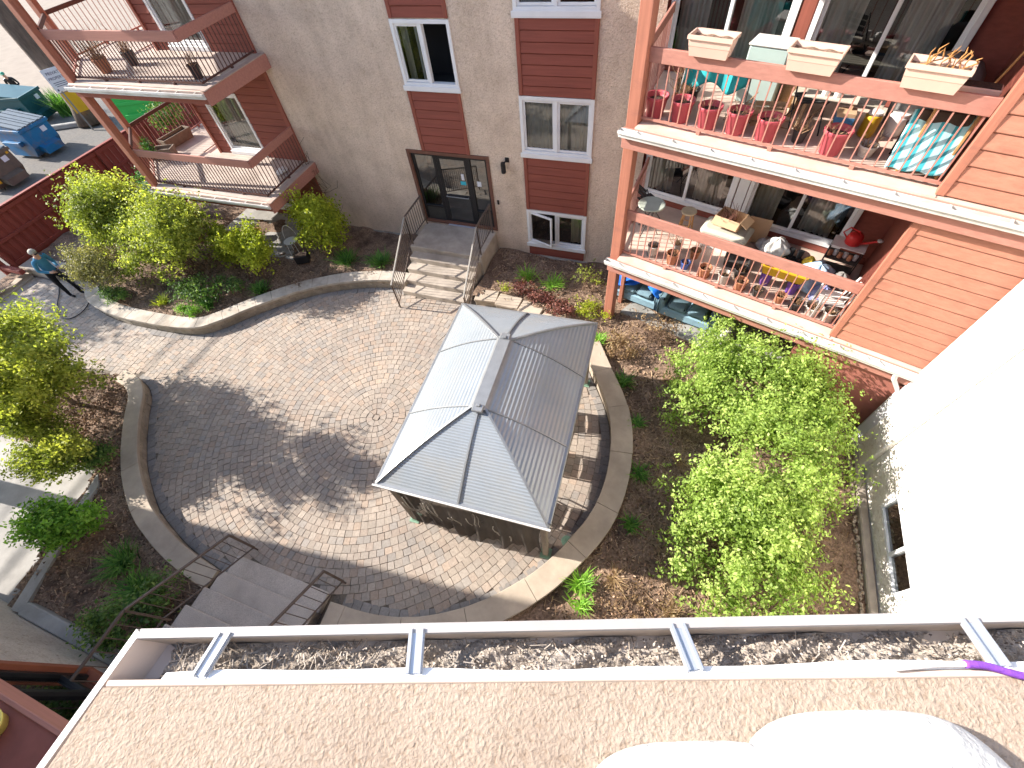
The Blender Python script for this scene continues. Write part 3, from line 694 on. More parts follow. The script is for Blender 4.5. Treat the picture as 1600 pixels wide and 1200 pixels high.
# ------------------------------------------------------------------ entrance stairs and handrails
stp = thing('entrance_stairs', 'tan concrete entrance stairs with five steps below the glass door', 'stairs', (-5.8, 8.6, 0), world=True)
for i in range(5):
    y0 = 7.65 + .30 * i; z1 = .152 * (i + 1)
    b = MB(); xl, xr = -6.78 - .03 * i, -4.78 + .0 * i
    if i == 4: b.cbox(-6.96, -4.70, y0, 10.03, -.05, .76, .015); b.build('landing', m_conc, stp)
    else: b.cbox(xl, xr, y0, y0 + .34, -.05, z1, .014); b.build('step', m_conc, stp)
def stair_rail(name, label, pts, feet, mat_top, mat, n_sp=.11, low=.72):
    """handrail: sloped top tube, lower bar, balusters, posts"""
    P = [Vector(p) for p in pts]; t = thing(name, label, 'handrail', tuple(P[-1] * Vector((1, 1, 0)) if False else (P[-1].x, P[-1].y, 0)), world=True)
    for i in range(len(P) - 1):
        b = MB(); b.beam(P[i], P[i + 1], .045, .04, .008); b.build('top_rail', mat_top[i], t)
        lo0, lo1 = P[i] - Vector((0, 0, low)), P[i + 1] - Vector((0, 0, low)); b = MB(); b.beam(lo0, lo1, .022, .022); b.build('lower_bar', mat, t)
        n = int((P[i + 1] - P[i]).length / n_sp)
        for j in range(n + 1):
            p = P[i].lerp(P[i + 1], j / n); b = MB(); b.beam(p - Vector((0, 0, low)), p, .013, .013); b.build('baluster', mat, t)
    for (x, y, z0, z1) in feet: b = MB(); b.beam((x, y, z0), (x, y, z1), .03, .03); b.build('post', mat, t)
    return t
stair_rail('handrail', 'left handrail of the entrance stairs, pale lower rail and dark balusters', [(-6.92, 9.98, 1.66), (-6.90, 8.93, 1.66), (-6.62, 7.12, .83)], [(-6.92, 9.95, .76, 1.66), (-6.90, 8.95, .76, 1.66), (-6.62, 7.14, 0, .83)], (m_steelrail, m_steelrail2), m_steelrail)
stair_rail('handrail', 'right handrail of the entrance stairs, its bars casting striped shadow', [(-4.78, 9.98, 1.66), (-4.75, 8.93, 1.66), (-4.52, 7.16, .83)], [(-4.78, 9.95, .76, 1.66), (-4.75, 8.95, .76, 1.66), (-4.52, 7.18, 0, .83)], (m_steelrail, m_steelrail2), m_steelrail)

# ------------------------------------------------------------------ right wing: red balconies, angled plan
RWA = math.radians(-17.563); RWO = Vector((-1.06, 8.02, 0)); RWM = Matrix.Translation(RWO) @ Matrix.Rotation(RWA, 4, 'Z')
def RW(s, off, z): return tuple(RWM @ Vector((s, -off, z)))
rw = thing('apartment_wing', 'sunlit red-sided apartment wing with stacked cluttered balconies on the right', 'building', tuple(RWO), RWA)
D1, D2, D3, DT = 2.17, 4.88, 7.59, 10.3
b = MB(); b.cbox(-.02, .19, 0, .2, .1, 10.3, .012); b.build('corner_post', m_post, rw)
b = MB(); b.cbox(.06, .16, .6, .7, .1, D1 - .2, .01); b.build('inner_post', m_post, rw)
for di, D in enumerate((D1, D2, D3, DT)):
    b = MB(); b.prism([(.2, -.11), (5.93, -.11), (5.93, 2.4), (-.5, 2.4), (-.03, .2), (.2, .2)], D - .19, D - .012); dk = b.build('deck_slab', m_deckpink, rw)
    b = MB(); b.prism([(.2, -.10), (4.42, -.10), (4.42, 2.2), (-.44, 2.2), (-.01, .2), (.2, .2)], D - .012, D); b.build('deck_surface', m_deckpink, dk)
    b = MB(); b.cbox(.0, 5.95, -.135, -.112, D - .36, D - .02, .005); b.build('fascia_board', m_rail, dk)
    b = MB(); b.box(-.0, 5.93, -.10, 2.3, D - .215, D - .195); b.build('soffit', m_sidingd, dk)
    gutter(dk, (-.03, -.137), (6.0 if di else 5.98, -.137), (0, -1), .125, D - .03, .62)
    if di < 3:
        railing(dk, [(.19, .12), (4.40, .12)], D, D + 1.06, .195, .05, (m_rail, m_bal), .143, .017)
        railing(dk, [(.08, .22), (-.36, 2.12)], D, D + 1.06, .15, .045, (m_rail, m_bal), .143, .017)
# back walls, doors, side walls
for D in (D1, D2):
    z1 = D + 2.50
    doors = [(-.44, 1.64, D + .16, D + 2.28), (1.88, 3.92, D + .16, D + 2.28)]
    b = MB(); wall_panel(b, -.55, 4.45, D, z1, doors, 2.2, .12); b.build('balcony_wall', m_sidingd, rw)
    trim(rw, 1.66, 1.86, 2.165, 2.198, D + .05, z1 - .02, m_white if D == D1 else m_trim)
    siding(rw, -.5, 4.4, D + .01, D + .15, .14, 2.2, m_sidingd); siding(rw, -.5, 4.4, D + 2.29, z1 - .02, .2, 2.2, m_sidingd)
    for (x0, x1, z0, zz) in doors:
        b = MB(); ring_frame(b, x0, x1, z0, zz, .08, 2.15, 2.28); dd = b.build('sliding_door', m_white, rw)
        xm = (x0 + x1) / 2
        for i, (a, c) in enumerate(((x0 + .08, xm + .03), (xm - .03, x1 - .08))):
            s = MB(); yy = 2.185 + .035 * i; ring_frame(s, a, c, z0 + .08, zz - .08, .06, yy, yy + .03); s.build('door_leaf', m_white, dd)
            p = MB(); p.add([(a + .06, yy + .015, z0 + .14), (c - .06, yy + .015, z0 + .14), (c - .06, yy + .015, zz - .14), (a + .06, yy + .015, zz - .14)], [(0, 1, 2, 3)]); p.build('pane', m_glass, dd)
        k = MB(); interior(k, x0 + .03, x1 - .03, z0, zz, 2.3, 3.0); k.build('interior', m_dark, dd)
        k = MB(); curtain(k, x0 + .1, x0 + .62, z0 + .05, zz - .05, 2.40, None, .035); curtain(k, xm + .12, x1 - .3, z0 + .05, zz - .05, 2.42, None, .035); k.build('curtain', m_curtain, dd)
    # side wall of the store at the right end
    b = MB(); b.box(4.44, 4.60, .06, 2.35, D, z1); b.build('store_wall', m_sidingd, rw)
    siding(rw, .08, 2.18, D + .01, z1 - .02, .2, 0, m_sidingd, M4=Matrix.Translation((4.44, 0, 0)) @ Matrix.Rotation(PI / 2, 4, 'Z') @ Matrix.Scale(-1, 4, (1, 0, 0)) @ Matrix.Translation((-2.26, 0, 0)))
for (z0, z1) in ((D1 + .0, D2 - .38), (D2 + .0, D3 - .38), (D3, DT - .38)):
    b = MB(); b.box(4.5, 5.95, .0, .06, z0, z1); b.build('sheathing', m_sidingd, rw)
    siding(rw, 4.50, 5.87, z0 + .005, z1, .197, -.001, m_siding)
    trim(rw, 4.40, 4.50, -.045, .09, z0, z1, m_post); trim(rw, 5.87, 5.97, -.045, .06, z0, z1, m_post)
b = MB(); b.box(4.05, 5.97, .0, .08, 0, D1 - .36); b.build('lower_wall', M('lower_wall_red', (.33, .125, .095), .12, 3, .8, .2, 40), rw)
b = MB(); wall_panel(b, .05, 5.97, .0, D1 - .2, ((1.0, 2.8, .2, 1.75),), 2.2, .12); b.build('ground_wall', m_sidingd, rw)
b = MB(); ring_frame(b, 1.0, 2.8, .2, 1.75, .08, 2.16, 2.26); gd = b.build('patio_door', m_white, rw); p = MB(); p.add([(1.08, 2.2, .28), (2.72, 2.2, .28), (2.72, 2.2, 1.67), (1.08, 2.2, 1.67)], [(0, 1, 2, 3)]); p.build('pane', m_glass, gd)
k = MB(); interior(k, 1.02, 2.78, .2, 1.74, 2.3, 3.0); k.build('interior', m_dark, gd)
b = MB(); b.prism([(.3, .3), (5.9, .3), (5.9, 2.2), (.65, 2.2)], .0, .29); b.build('patio_slab', m_conc2, rw)
# downspout at the corner
b = MB(); b.tube([(5.55, -.19, D1 - .13), (5.6, -.16, D1 - .30), (5.82, -.08, D1 - .62), (5.84, -.08, .3), (5.80, -.35, .22)], .04, 8); b.build('downspout', m_gutter, rw)
b = MB(); b.box(-.2, 6.4, -.5, 4.5, DT, DT + .2); b.build('roof', m_asph, rw)

# ------------------------------------------------------------------ white-stucco wing on the far right (faces left)
ww = thing('apartment_wing', 'bright white stucco end wall with a low dark basement window', 'building', (4.5, 4, 0))
def wwall():
    t = thing
    return None
Mw = Matrix.Rotation(PI / 2, 4, 'Z')     # local wall frame: x -> +Y, y -> -X ; mirrored below
b = MB(); holes = [(-1.12, .40, .62, 1.12)]
wall_panel(b, -8, 2.2, -.1, 10.4, holes, 0, .14)
o = b.build('wall', m_stwhite, ww); o.matrix_local = Matrix(((0, 1, 0, 0), (1, 0, 0, 0), (0, 0, 1, 0), (0, 0, 0, 1)))
def wpart(b, name, mat, par=ww):
    o = b.build(name, mat, par)
    if par is ww: o.matrix_local = Matrix(((0, 1, 0, 0), (1, 0, 0, 0), (0, 0, 1, 0), (0, 0, 0, 1)))
    return o
b = MB(); b.box(-7.9, 6, .72, 6, -.1, 10.38); wpart(b, 'building_core', m_dark)
b = MB(); ring_frame(b, -1.12, .40, .62, 1.12, .05, .0, .07); b.cbox(-.50, -.44, .0, .07, .67, 1.07, .004); wb = wpart(b, 'basement_window', m_white)
for (a, c) in ((-1.07, -.50), (-.44, .35)):
    p = MB(); p.add([(a, .04, .67), (c, .04, .67), (c, .04, 1.07), (a, .04, 1.07)], [(0, 1, 2, 3)]); wpart(p, 'pane', m_glassd, wb)
p = MB(); interior(p, -1.1, .38, .63, 1.1, .08, .7); wpart(p, 'interior', m_dark, wb)
b = MB(); b.cbox(1.28, 1.86, -.10, .0, -.05, 10.4, .015); wpart(b, 'corner_pilaster', m_stwhite)
b = MB(); b.cbox(1.90, 2.18, -.06, .0, .3, 10.4, .015); wpart(b, 'corner_board', m_white)
b = MB(); b.cbox(-7.5, 1.95, -.17, -.03, -.1, .33, .02); wpart(b, 'foundation_ledge', m_conc)
b = MB()
for i in range(60):
    y = -1.6 + i * .06; b.ball((y + rnd.uniform(-.02, .02), -.21 - rnd.uniform(0, .05), .27), (.035, .03, .025), 6, 4, .3, i)
wpart(b, 'gravel_edge', m_block)
tag(ww.children[-1], kind='stuff')

# ------------------------------------------------------------------ left wing: red balconies
lw = thing('apartment_wing', 'red-brown wooden apartment wing with balconies at the left end of the stucco facade', 'building', (0, 10.1, 0))
E1, E2, E3, ET = 2.25, 4.97, 7.68, 10.4
b = MB(); wall_panel(b, -13.96, -10.62, -.1, 10.4, ((-13.44, -12.08, E1 + .10, E1 + 1.75), (-13.3, -12.0, .5, 1.75), (-13.44, -12.08, E2 + .10, E2 + 1.75)), .02, .14); b.add([(-13.96, .02, -.1), (-13.96, 5, -.1), (-13.96, 5, 10.4), (-13.96, .02, 10.4)], [(0, 1, 2, 3)]); b.build('wall', m_sidingd, lw)
b = MB(); b.box(-13.9, -10.62, .85, 4.9, -.1, 10.38); b.build('building_core', m_dark, lw)
for (x0, x1, z0, z1) in ((-13.93, -13.44, -.0, 2.0), (-13.93, -13.46, E1, E2 - .2), (-12.06, -10.72, E1, E2 - .2), (-13.46, -12.06, E1 + 1.77, E2 - .2), (-13.93, -10.72, .0, .48), (-12.0, -10.72, .5, 2.0), (-13.93, -13.46, E2, E3 - .2), (-12.06, -10.72, E2, E3 - .2)):
    siding(lw, x0, x1, z0, z1, .2, .02, m_sidingd)
trim(lw, -10.72, -10.60, -.05, .06, 0, 10.4, m_trim); trim(lw, -13.99, -13.90, -.05, .08, 0, 10.4, m_trim)
window(lw, -13.44, -12.08, E1 + .10, E1 + 1.75, .02, cur=((.05, .95),), single=True, label='tall white balcony window')
window(lw, -13.44, -12.08, E2 + .10, E2 + 1.75, .02, cur=((.05, .95),), single=True); window(lw, -13.3, -12.0, .5, 1.75, .02, cur=((.1, .9),))
DP = [(-10.38, -2.17), (-14.72, -2.25), (-16.4, -.72), (-16.4, 2.6), (-13.99, 2.6), (-13.99, .0), (-10.38, .0)]
for di, E in enumerate((E1, E2, E3, ET)):
    b = MB(); b.prism(DP, E - .16, E - .01); dk = b.build('deck_slab', m_deckpink, lw)
    # deck planks
    y = -2.12
    for k in range(15):
        b = MB(); b.box(-14.6 if k < 14 else -13.9, -10.42, y, y + .136, E - .009, E + .012); b.build('deck_plank', m_deckfloor, dk); y += .142
    b = MB(); b.prism([(-14.62, -2.1), (-16.33, -.70), (-16.33, 2.5), (-14.62, 2.5)], E - .009, E + .008); b.build('deck_end', m_deckfloor, dk)
    b = MB(); b.beam((-14.74, -2.20, E - .17), (-10.37, -2.115, E - .17), .03, .24, .004); b.build('fascia_board', m_trim, dk)
    b = MB(); b.beam((-10.355, -2.2, E - .14), (-10.355, -.01, E - .14), .04, .30, .006); b.build('fascia_board', m_rail, dk)
    b = MB(); b.beam((-10.355, -2.2, E + .02), (-10.42, -.02, E + .02), .14, .025, .005); b.build('edge_cap', M('edge_cap', (.40, .30, .25), .15, 8), dk)
    gutter(dk, (-14.78, -2.235), (-10.37, -2.15), (0, -1), .115, E - .03, .55)
    if di < 3: railing(dk, [(-14.62, -2.0), (-10.56, -1.93), (-10.62, -.06)], E, E + 1.02, .19, .05, (m_rail, m_baldark), .112, .016); railing(dk, [(-14.82, -1.92), (-16.2, -.72), (-16.2, 2.4)], E, E + 1.02, .09, .05, (m_baldark, m_bal), .14, .014)
for (x, y) in ((-14.74, -2.08), (-16.12, -.86), (-16.2, 2.45)):
    b = MB(); b.cbox(x - .10, x + .10, y - .07, y + .07, .0, ET, .012); b.build('post', m_post, lw)
b = MB(); b.cbox(-14.98, -14.86, -1.95, -1.83, .0, ET, .01); b.build('post', m_post, lw)
b = MB(); b.box(-16.8, -10.3, -2.6, 5, ET + .02, ET + .25); b.build('roof', m_asph, lw)
b = MB(); b.prism([(-14.4, -2.1), (-10.6, -2.1), (-10.6, 0), (-14.4, 0)], -.1, .22); b.build('patio_slab', m_conc2, lw)

# ------------------------------------------------------------------ viewer's own building (bottom edge of the view)
ow = thing('apartment_wing', 'stucco apartment wing at the lower left whose entry the near stairs climb to', 'building', (0, -2.1, 0))
def flipwall(b, name, mat, par=ow):
    o = b.build(name, mat, par)
    if par is ow: o.matrix_local = Matrix(((1, 0, 0, 0), (0, -1, 0, 0), (0, 0, 1, 0), (0, 0, 0, 1)))
    return o
m_stown = stucco('stucco_own', (.56, .50, .44), (.47, .41, .36), 1.0)
b = MB(); wall_panel(b, -11.5, 4.4, -.1, 10.3, ((-7.05, -4.3, .9, 3.0), (-10.9, -9.9, 1.0, 2.4)), 0, .2); flipwall(b, 'wall', m_stown)
b = MB(); b.box(-11.4, 4.4, .9, 8, -.1, 10.28); flipwall(b, 'building_core', m_dark)
b = MB(); ring_frame(b, -7.05, -4.3, .9, 3.0, .12, -.04, .1); fr2 = flipwall(b, 'door_surround', M('surround_brown', (.27, .09, .05), .15, 5))
b = MB()
for x in (-6.93, -6.30, -5.35, -4.6): b.cbox(x, x + .09, .03, .12, .92, 2.88, .005)
for z in (.92, 1.4, 2.8): b.cbox(-6.84, -4.51, .035, .11, z, z + .08, .005)
flipwall(b, 'storefront_frame', m_black, fr2)
p = MB(); p.add([(-6.9, .08, .95), (-4.5, .08, .95), (-4.5, .08, 2.86), (-6.9, .08, 2.86)], [(0, 1, 2, 3)]); flipwall(p, 'pane', m_glassd, fr2)
p = MB(); interior(p, -7.0, -4.4, .92, 2.95, .21, .88); flipwall(p, 'lobby', m_dark, fr2)
# added block, unseen beyond the left edge, shaped to cast the paving's shadow edge
b = MB(); b.box(-15.9, -11.6, -1.59 - 6, -1.59 - .0, 3.0, 11.0); o = b.build('added_shade_block', m_stown, ow); o.location = (0, 3.18, 0)
for x in (-15.7, -14.0):
    b = MB(); b.cbox(x - .12, x + .12, 1.25, 1.5, -.1, 3.0, .01); b.build('shade_block_post', m_post, ow)  # unseen posts added under the shading block
b = MB(); b.box(-11.5, 4.4, -8, .35, 10.3, 10.5); b.build('roof', m_asph, ow)
# small canopy over the entry with a red fascia
b = MB(); b.cbox(-5.4, -2.6, .02, .40, 3.90, 3.99, .01); cn = b.build('entry_canopy', M('canopy_red', (.26, .09, .07), .15, 4), ow)
b = MB(); b.cbox(-5.42, -2.58, .40, .44, 3.80, 4.02, .006); b.build('fascia_board', m_rail, cn)

# near stairs up to that entry
m_agg_lit = M('aggregate_tread_lit', (.50, .44, .385), .4, 90, .9, .7, 160, .006, dirt=(.36, .31, .27))  # paler than the risers: skylight on the top faces put into the colour
ns = thing('entry_stairs', 'grey pebble-finish concrete stairs at the lower left climbing towards the viewer', 'stairs', (-5.3, -.9, 0), world=True)
for i in range(6):
    y1 = .10 - .33 * i; z1 = .15 * (i + 1); yb = (y1 - .36) if i < 5 else -2.08
    b = MB(); b.cbox(-6.44, -4.36, yb, y1 - .035, -.08, z1 - .052, .006); b.build('riser', m_agg, ns)
    b = MB(); b.cbox(-6.46, -4.34, yb - .0, y1, z1 - .05, z1, .012); b.build('tread' if i < 5 else 'landing', m_agg_lit, ns)
stair_rail('handrail', 'brown handrail on the left of the near pebble-concrete stairs, bending towards the entry', [(-6.27, -2.02, 1.87), (-6.27, -1.12, 1.87), (-6.25, .33, .93)], [(-6.25, .31, 0, .93), (-6.27, -1.12, .9, 1.87)], (m_steelrail, m_steelrail), m_steelrail, .17, .80)
stair_rail('handrail', 'brown handrail on the right of the near pebble-concrete stairs, half in shade', [(-4.22, -2.0, 1.87), (-4.22, -1.12, 1.87), (-4.20, .36, .93)], [(-4.20, .34, 0, .93), (-4.22, -1.12, .9, 1.87)], (m_steelrail, m_steelrail), m_steelrail, .17, .80)
# ------------------------------------------------------------------ gazebo
GA = math.radians(3.2)
gz = thing('gazebo', 'grey hip-roofed gazebo with ribbed translucent panels standing on the paved circle', 'gazebo', (-2.25, 3.92, 0), GA)
HX, HY, ZE, ZR, RH, RX = 1.435, 2.09, 1.95, 2.66, .73, .11
FL = 20
def prof_t(FL, h):
    out = []
    for i in range(FL):
        t0, t1 = i / FL, (i + 1) / FL
        out += [(t0, .0), (t0 + .5 / FL, h)]
    out.append((1, 0)); return out
PT = prof_t(FL, .0095); PTH = prof_t(32, .006)
def zt_(t): return ZR - (ZR - ZE) * t + .07 * math.sin(PI * t)
def roof_panel(fn, PT=PT):
    """fn(t) -> two plan points; flutes run between them"""
    b = MB(); V = []
    for (t, h) in PT:
        (xa, ya), (xb, yb) = fn(t); V += [(xa, ya, zt_(t) + h), (xb, yb, zt_(t) + h)]
    n = len(PT); b.add(V, [(2 * i, 2 * i + 1, 2 * i + 3, 2 * i + 2) for i in range(n - 1)])
    return b.build('roof_panel', m_panel, gz)
for sx in (-1, 1):
    X = lambda t, s=sx: s * (RX + (HX - RX) * t)
    Yh = lambda t: RH + (HY - RH) * t
    roof_panel(lambda t: ((X(t), -RH), (X(t), RH)))
    for sy in (-1, 1): roof_panel(lambda t, s=sy: ((X(t), s * RH), (X(t), s * Yh(t))))
for sy in (-1, 1):
    Y = lambda t, s=sy: s * (RH + (HY - RH) * t)
    for sx in (-1, 1): roof_panel(lambda t, s=sx: ((0, Y(t)), (s * (RX + (HX - RX) * t), Y(t))), PTH)
def rib(p0, p1, w=.038, h=.034, lift=.022, name='roof_rib'):
    b = MB(); P = []
    for i in range(11):
        t = i / 10; P.append(Vector((p0[0] + (p1[0] - p0[0]) * t, p0[1] + (p1[1] - p0[1]) * t, zt_(t) + lift)))
    for i in range(10): b.beam(P[i], P[i + 1], w, h)
    b.build(name, m_alu, gz)
for sx in (-1, 1):
    for sy in (-1, 1): rib((sx * RX, sy * RH), (sx * HX, sy * HY)); rib((sx * RX, sy * RH), (sx * HX, sy * RH), .022, .02, .016)
for sy in (-1, 1): rib((0, sy * RH), (0, sy * HY), .03, .03, .02)
b = MB(); b.add([(-.145, -RH - .02, ZR + .012), (-.10, -RH - .05, ZR + .05), (.10, -RH - .05, ZR + .05), (.145, -RH - .02, ZR + .012), (-.145, RH + .02, ZR + .012), (-.10, RH + .05, ZR + .05), (.10, RH + .05, ZR + .05), (.145, RH + .02, ZR + .012)], [(0, 4, 5, 1), (1, 5, 6, 2), (2, 6, 7, 3), (0, 1, 2, 3), (7, 6, 5, 4)])
b.build('ridge_cap', m_alu, gz)
for sy in (-1, 1):
    b = MB(); b.cbox(-.09, .09, sy * (RH + .04) - .07, sy * (RH + .04) + .07, ZR + .02, ZR + .075, .012); b.cbox(-.03, .03, sy * RH - .03, sy * RH + .03, ZR + .07, ZR + .10, .006); b.build('ridge_bracket', m_alu, gz)
for (a, c) in (((-HX, -HY), (HX, -HY)), ((-HX, HY), (HX, HY))): b = MB(); b.beam((a[0] - .03, a[1], ZE - .03), (c[0] + .03, c[1], ZE - .03), .075, .10, .012); b.build('eave_beam', m_alu, gz)
for sx in (-1, 1): b = MB(); b.beam((sx * HX, -HY + .04, ZE - .032), (sx * HX, HY - .04, ZE - .032), .075, .10, .012); b.build('eave_beam', m_alu, gz)
b = MB(); b.beam((-HX - .05, -HY - .05, ZE + .02), (HX + .05, -HY - .05, ZE + .02), .03, .03); b.build('front_eave_trim', m_gutter, gz)
for sx in (-1, 1):
    for sy in (-1, 1):
        x, y = sx * (HX - .10), sy * (HY - .10); b = MB(); b.cbox(x - .05, x + .05, y - .05, y + .05, .02, ZE - .05, .008)
        for k in (-.02, .02): b.box(x + k - .004, x + k + .004, y - .055, y - .0495, .05, ZE - .1)
        b.build('post', m_alupost, gz)
        b = MB(); b.cbox(x - .10, x + .10, y - .10, y + .10, .004, .022, .004); b.cbox(x - .065, x + .065, y - .065, y + .065, .022, .06, .006); b.build('base_plate', m_valve, gz)
# gathered dark mesh curtain along the front, a little of it on the left side
b = MB(); q = random.Random(3); ph = [q.uniform(0, 6) for _ in range(6)]
def cur_f(u, v):
    x = -1.26 + 2.54 * u; low = .20 + .10 * math.sin(u * 7 + ph[0]) + .05 * math.sin(u * 19 + ph[1]); z = low + (1.88 - low) * v
    y = -HY + .08 + (.05 * math.sin(u * 38 + ph[2]) + .035 * math.sin(u * 71 + ph[3])) * (.35 + .65 * (1 - v)) - .06 * (1 - v)
    return (x + .03 * math.sin(v * 5 + u * 9), y, z)
b.grid(cur_f, 110, 10); b.build('mesh_curtain', m_net, gz, True)
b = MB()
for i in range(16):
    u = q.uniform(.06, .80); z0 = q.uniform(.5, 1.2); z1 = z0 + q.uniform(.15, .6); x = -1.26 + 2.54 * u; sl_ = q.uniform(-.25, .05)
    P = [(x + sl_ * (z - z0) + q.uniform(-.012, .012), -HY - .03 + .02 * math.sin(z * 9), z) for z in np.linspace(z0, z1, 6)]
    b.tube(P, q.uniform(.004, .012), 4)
o = b.build('light_streak', M('light_streak_pale', (.36, .33, .29), .2, 9), gz); tag(o, kind='stuff')  # pale streaks imitate light showing through the mesh
b = MB(); b.grid(lambda u, v: (-HX + .10 + .03 * math.sin(u * 30), -1.98 + .32 * u, .1 + 1.78 * v), 24, 4); b.build('mesh_curtain', m_net, gz, True)

# patio chairs and a table under the gazebo roof
def patio_chair(loc, rz, label):
    t = thing('patio_chair', label, 'chair', loc, rz, 'chairs under the gazebo')
    b = MB(); b.grid(lambda u, v: (-.23 + .46 * u, -.22 + .44 * v, .42 - .03 * math.sin(PI * v)), 6, 6); b.build('seat', m_net2, t, True)
    b = MB(); b.grid(lambda u, v: (-.23 + .46 * u, .22 + .16 * v + .03 * math.sin(PI * u), .44 + .52 * v), 6, 6); b.build('backrest', m_net2, t, True)
    for s in (-1, 1):
        b = MB(); b.tube([(s * .25, -.26, 0), (s * .25, -.24, .42), (s * .25, .22, .42), (s * .25, .40, .98)], .014, 6); b.build('side_frame', m_black, t)
        b = MB(); b.tube([(s * .25, .30, 0), (s * .25, .20, .40)], .014, 6); b.build('rear_leg', m_black, t)
        b = MB(); b.tube([(s * .26, -.24, .40), (s * .27, -.24, .64), (s * .27, .28, .64)], .016, 6); b.build('armrest', m_black, t)
    return t
m_net2 = M('sling_fabric', (.07, .06, .05), .2, 20, .9)
for i, (lx, ly, rz, lb) in enumerate(((.55, -1.25, -1.75, 'dark sling patio chair under the gazebo, nearest the front right post'), (.62, -.2, -1.5, 'dark sling patio chair under the gazebo, middle of the right side'), (.55, .85, -1.35, 'dark sling patio chair under the gazebo, right side towards the back'))):
    p = gz.matrix_basis @ Vector((lx, ly, 0)) if False else Matrix.Translation((-2.25, 3.92, 0)) @ Matrix.Rotation(GA, 4, 'Z') @ Vector((lx, ly, 0))
    patio_chair((p.x, p.y, .003), rz, lb)
t = thing('patio_table', 'low dark metal patio table standing under the middle of the gazebo roof', 'table', (-2.55, 3.9, .003))
b = MB(); b.cbox(-.42, .42, -.7, .7, .64, .67, .01); b.build('table_top', m_net2, t)
for sx in (-1, 1):
    for sy in (-1, 1): b = MB(); b.tube([(sx * .36, sy * .62, 0), (sx * .34, sy * .6, .64)], .018, 6); b.build('leg', m_black, t)

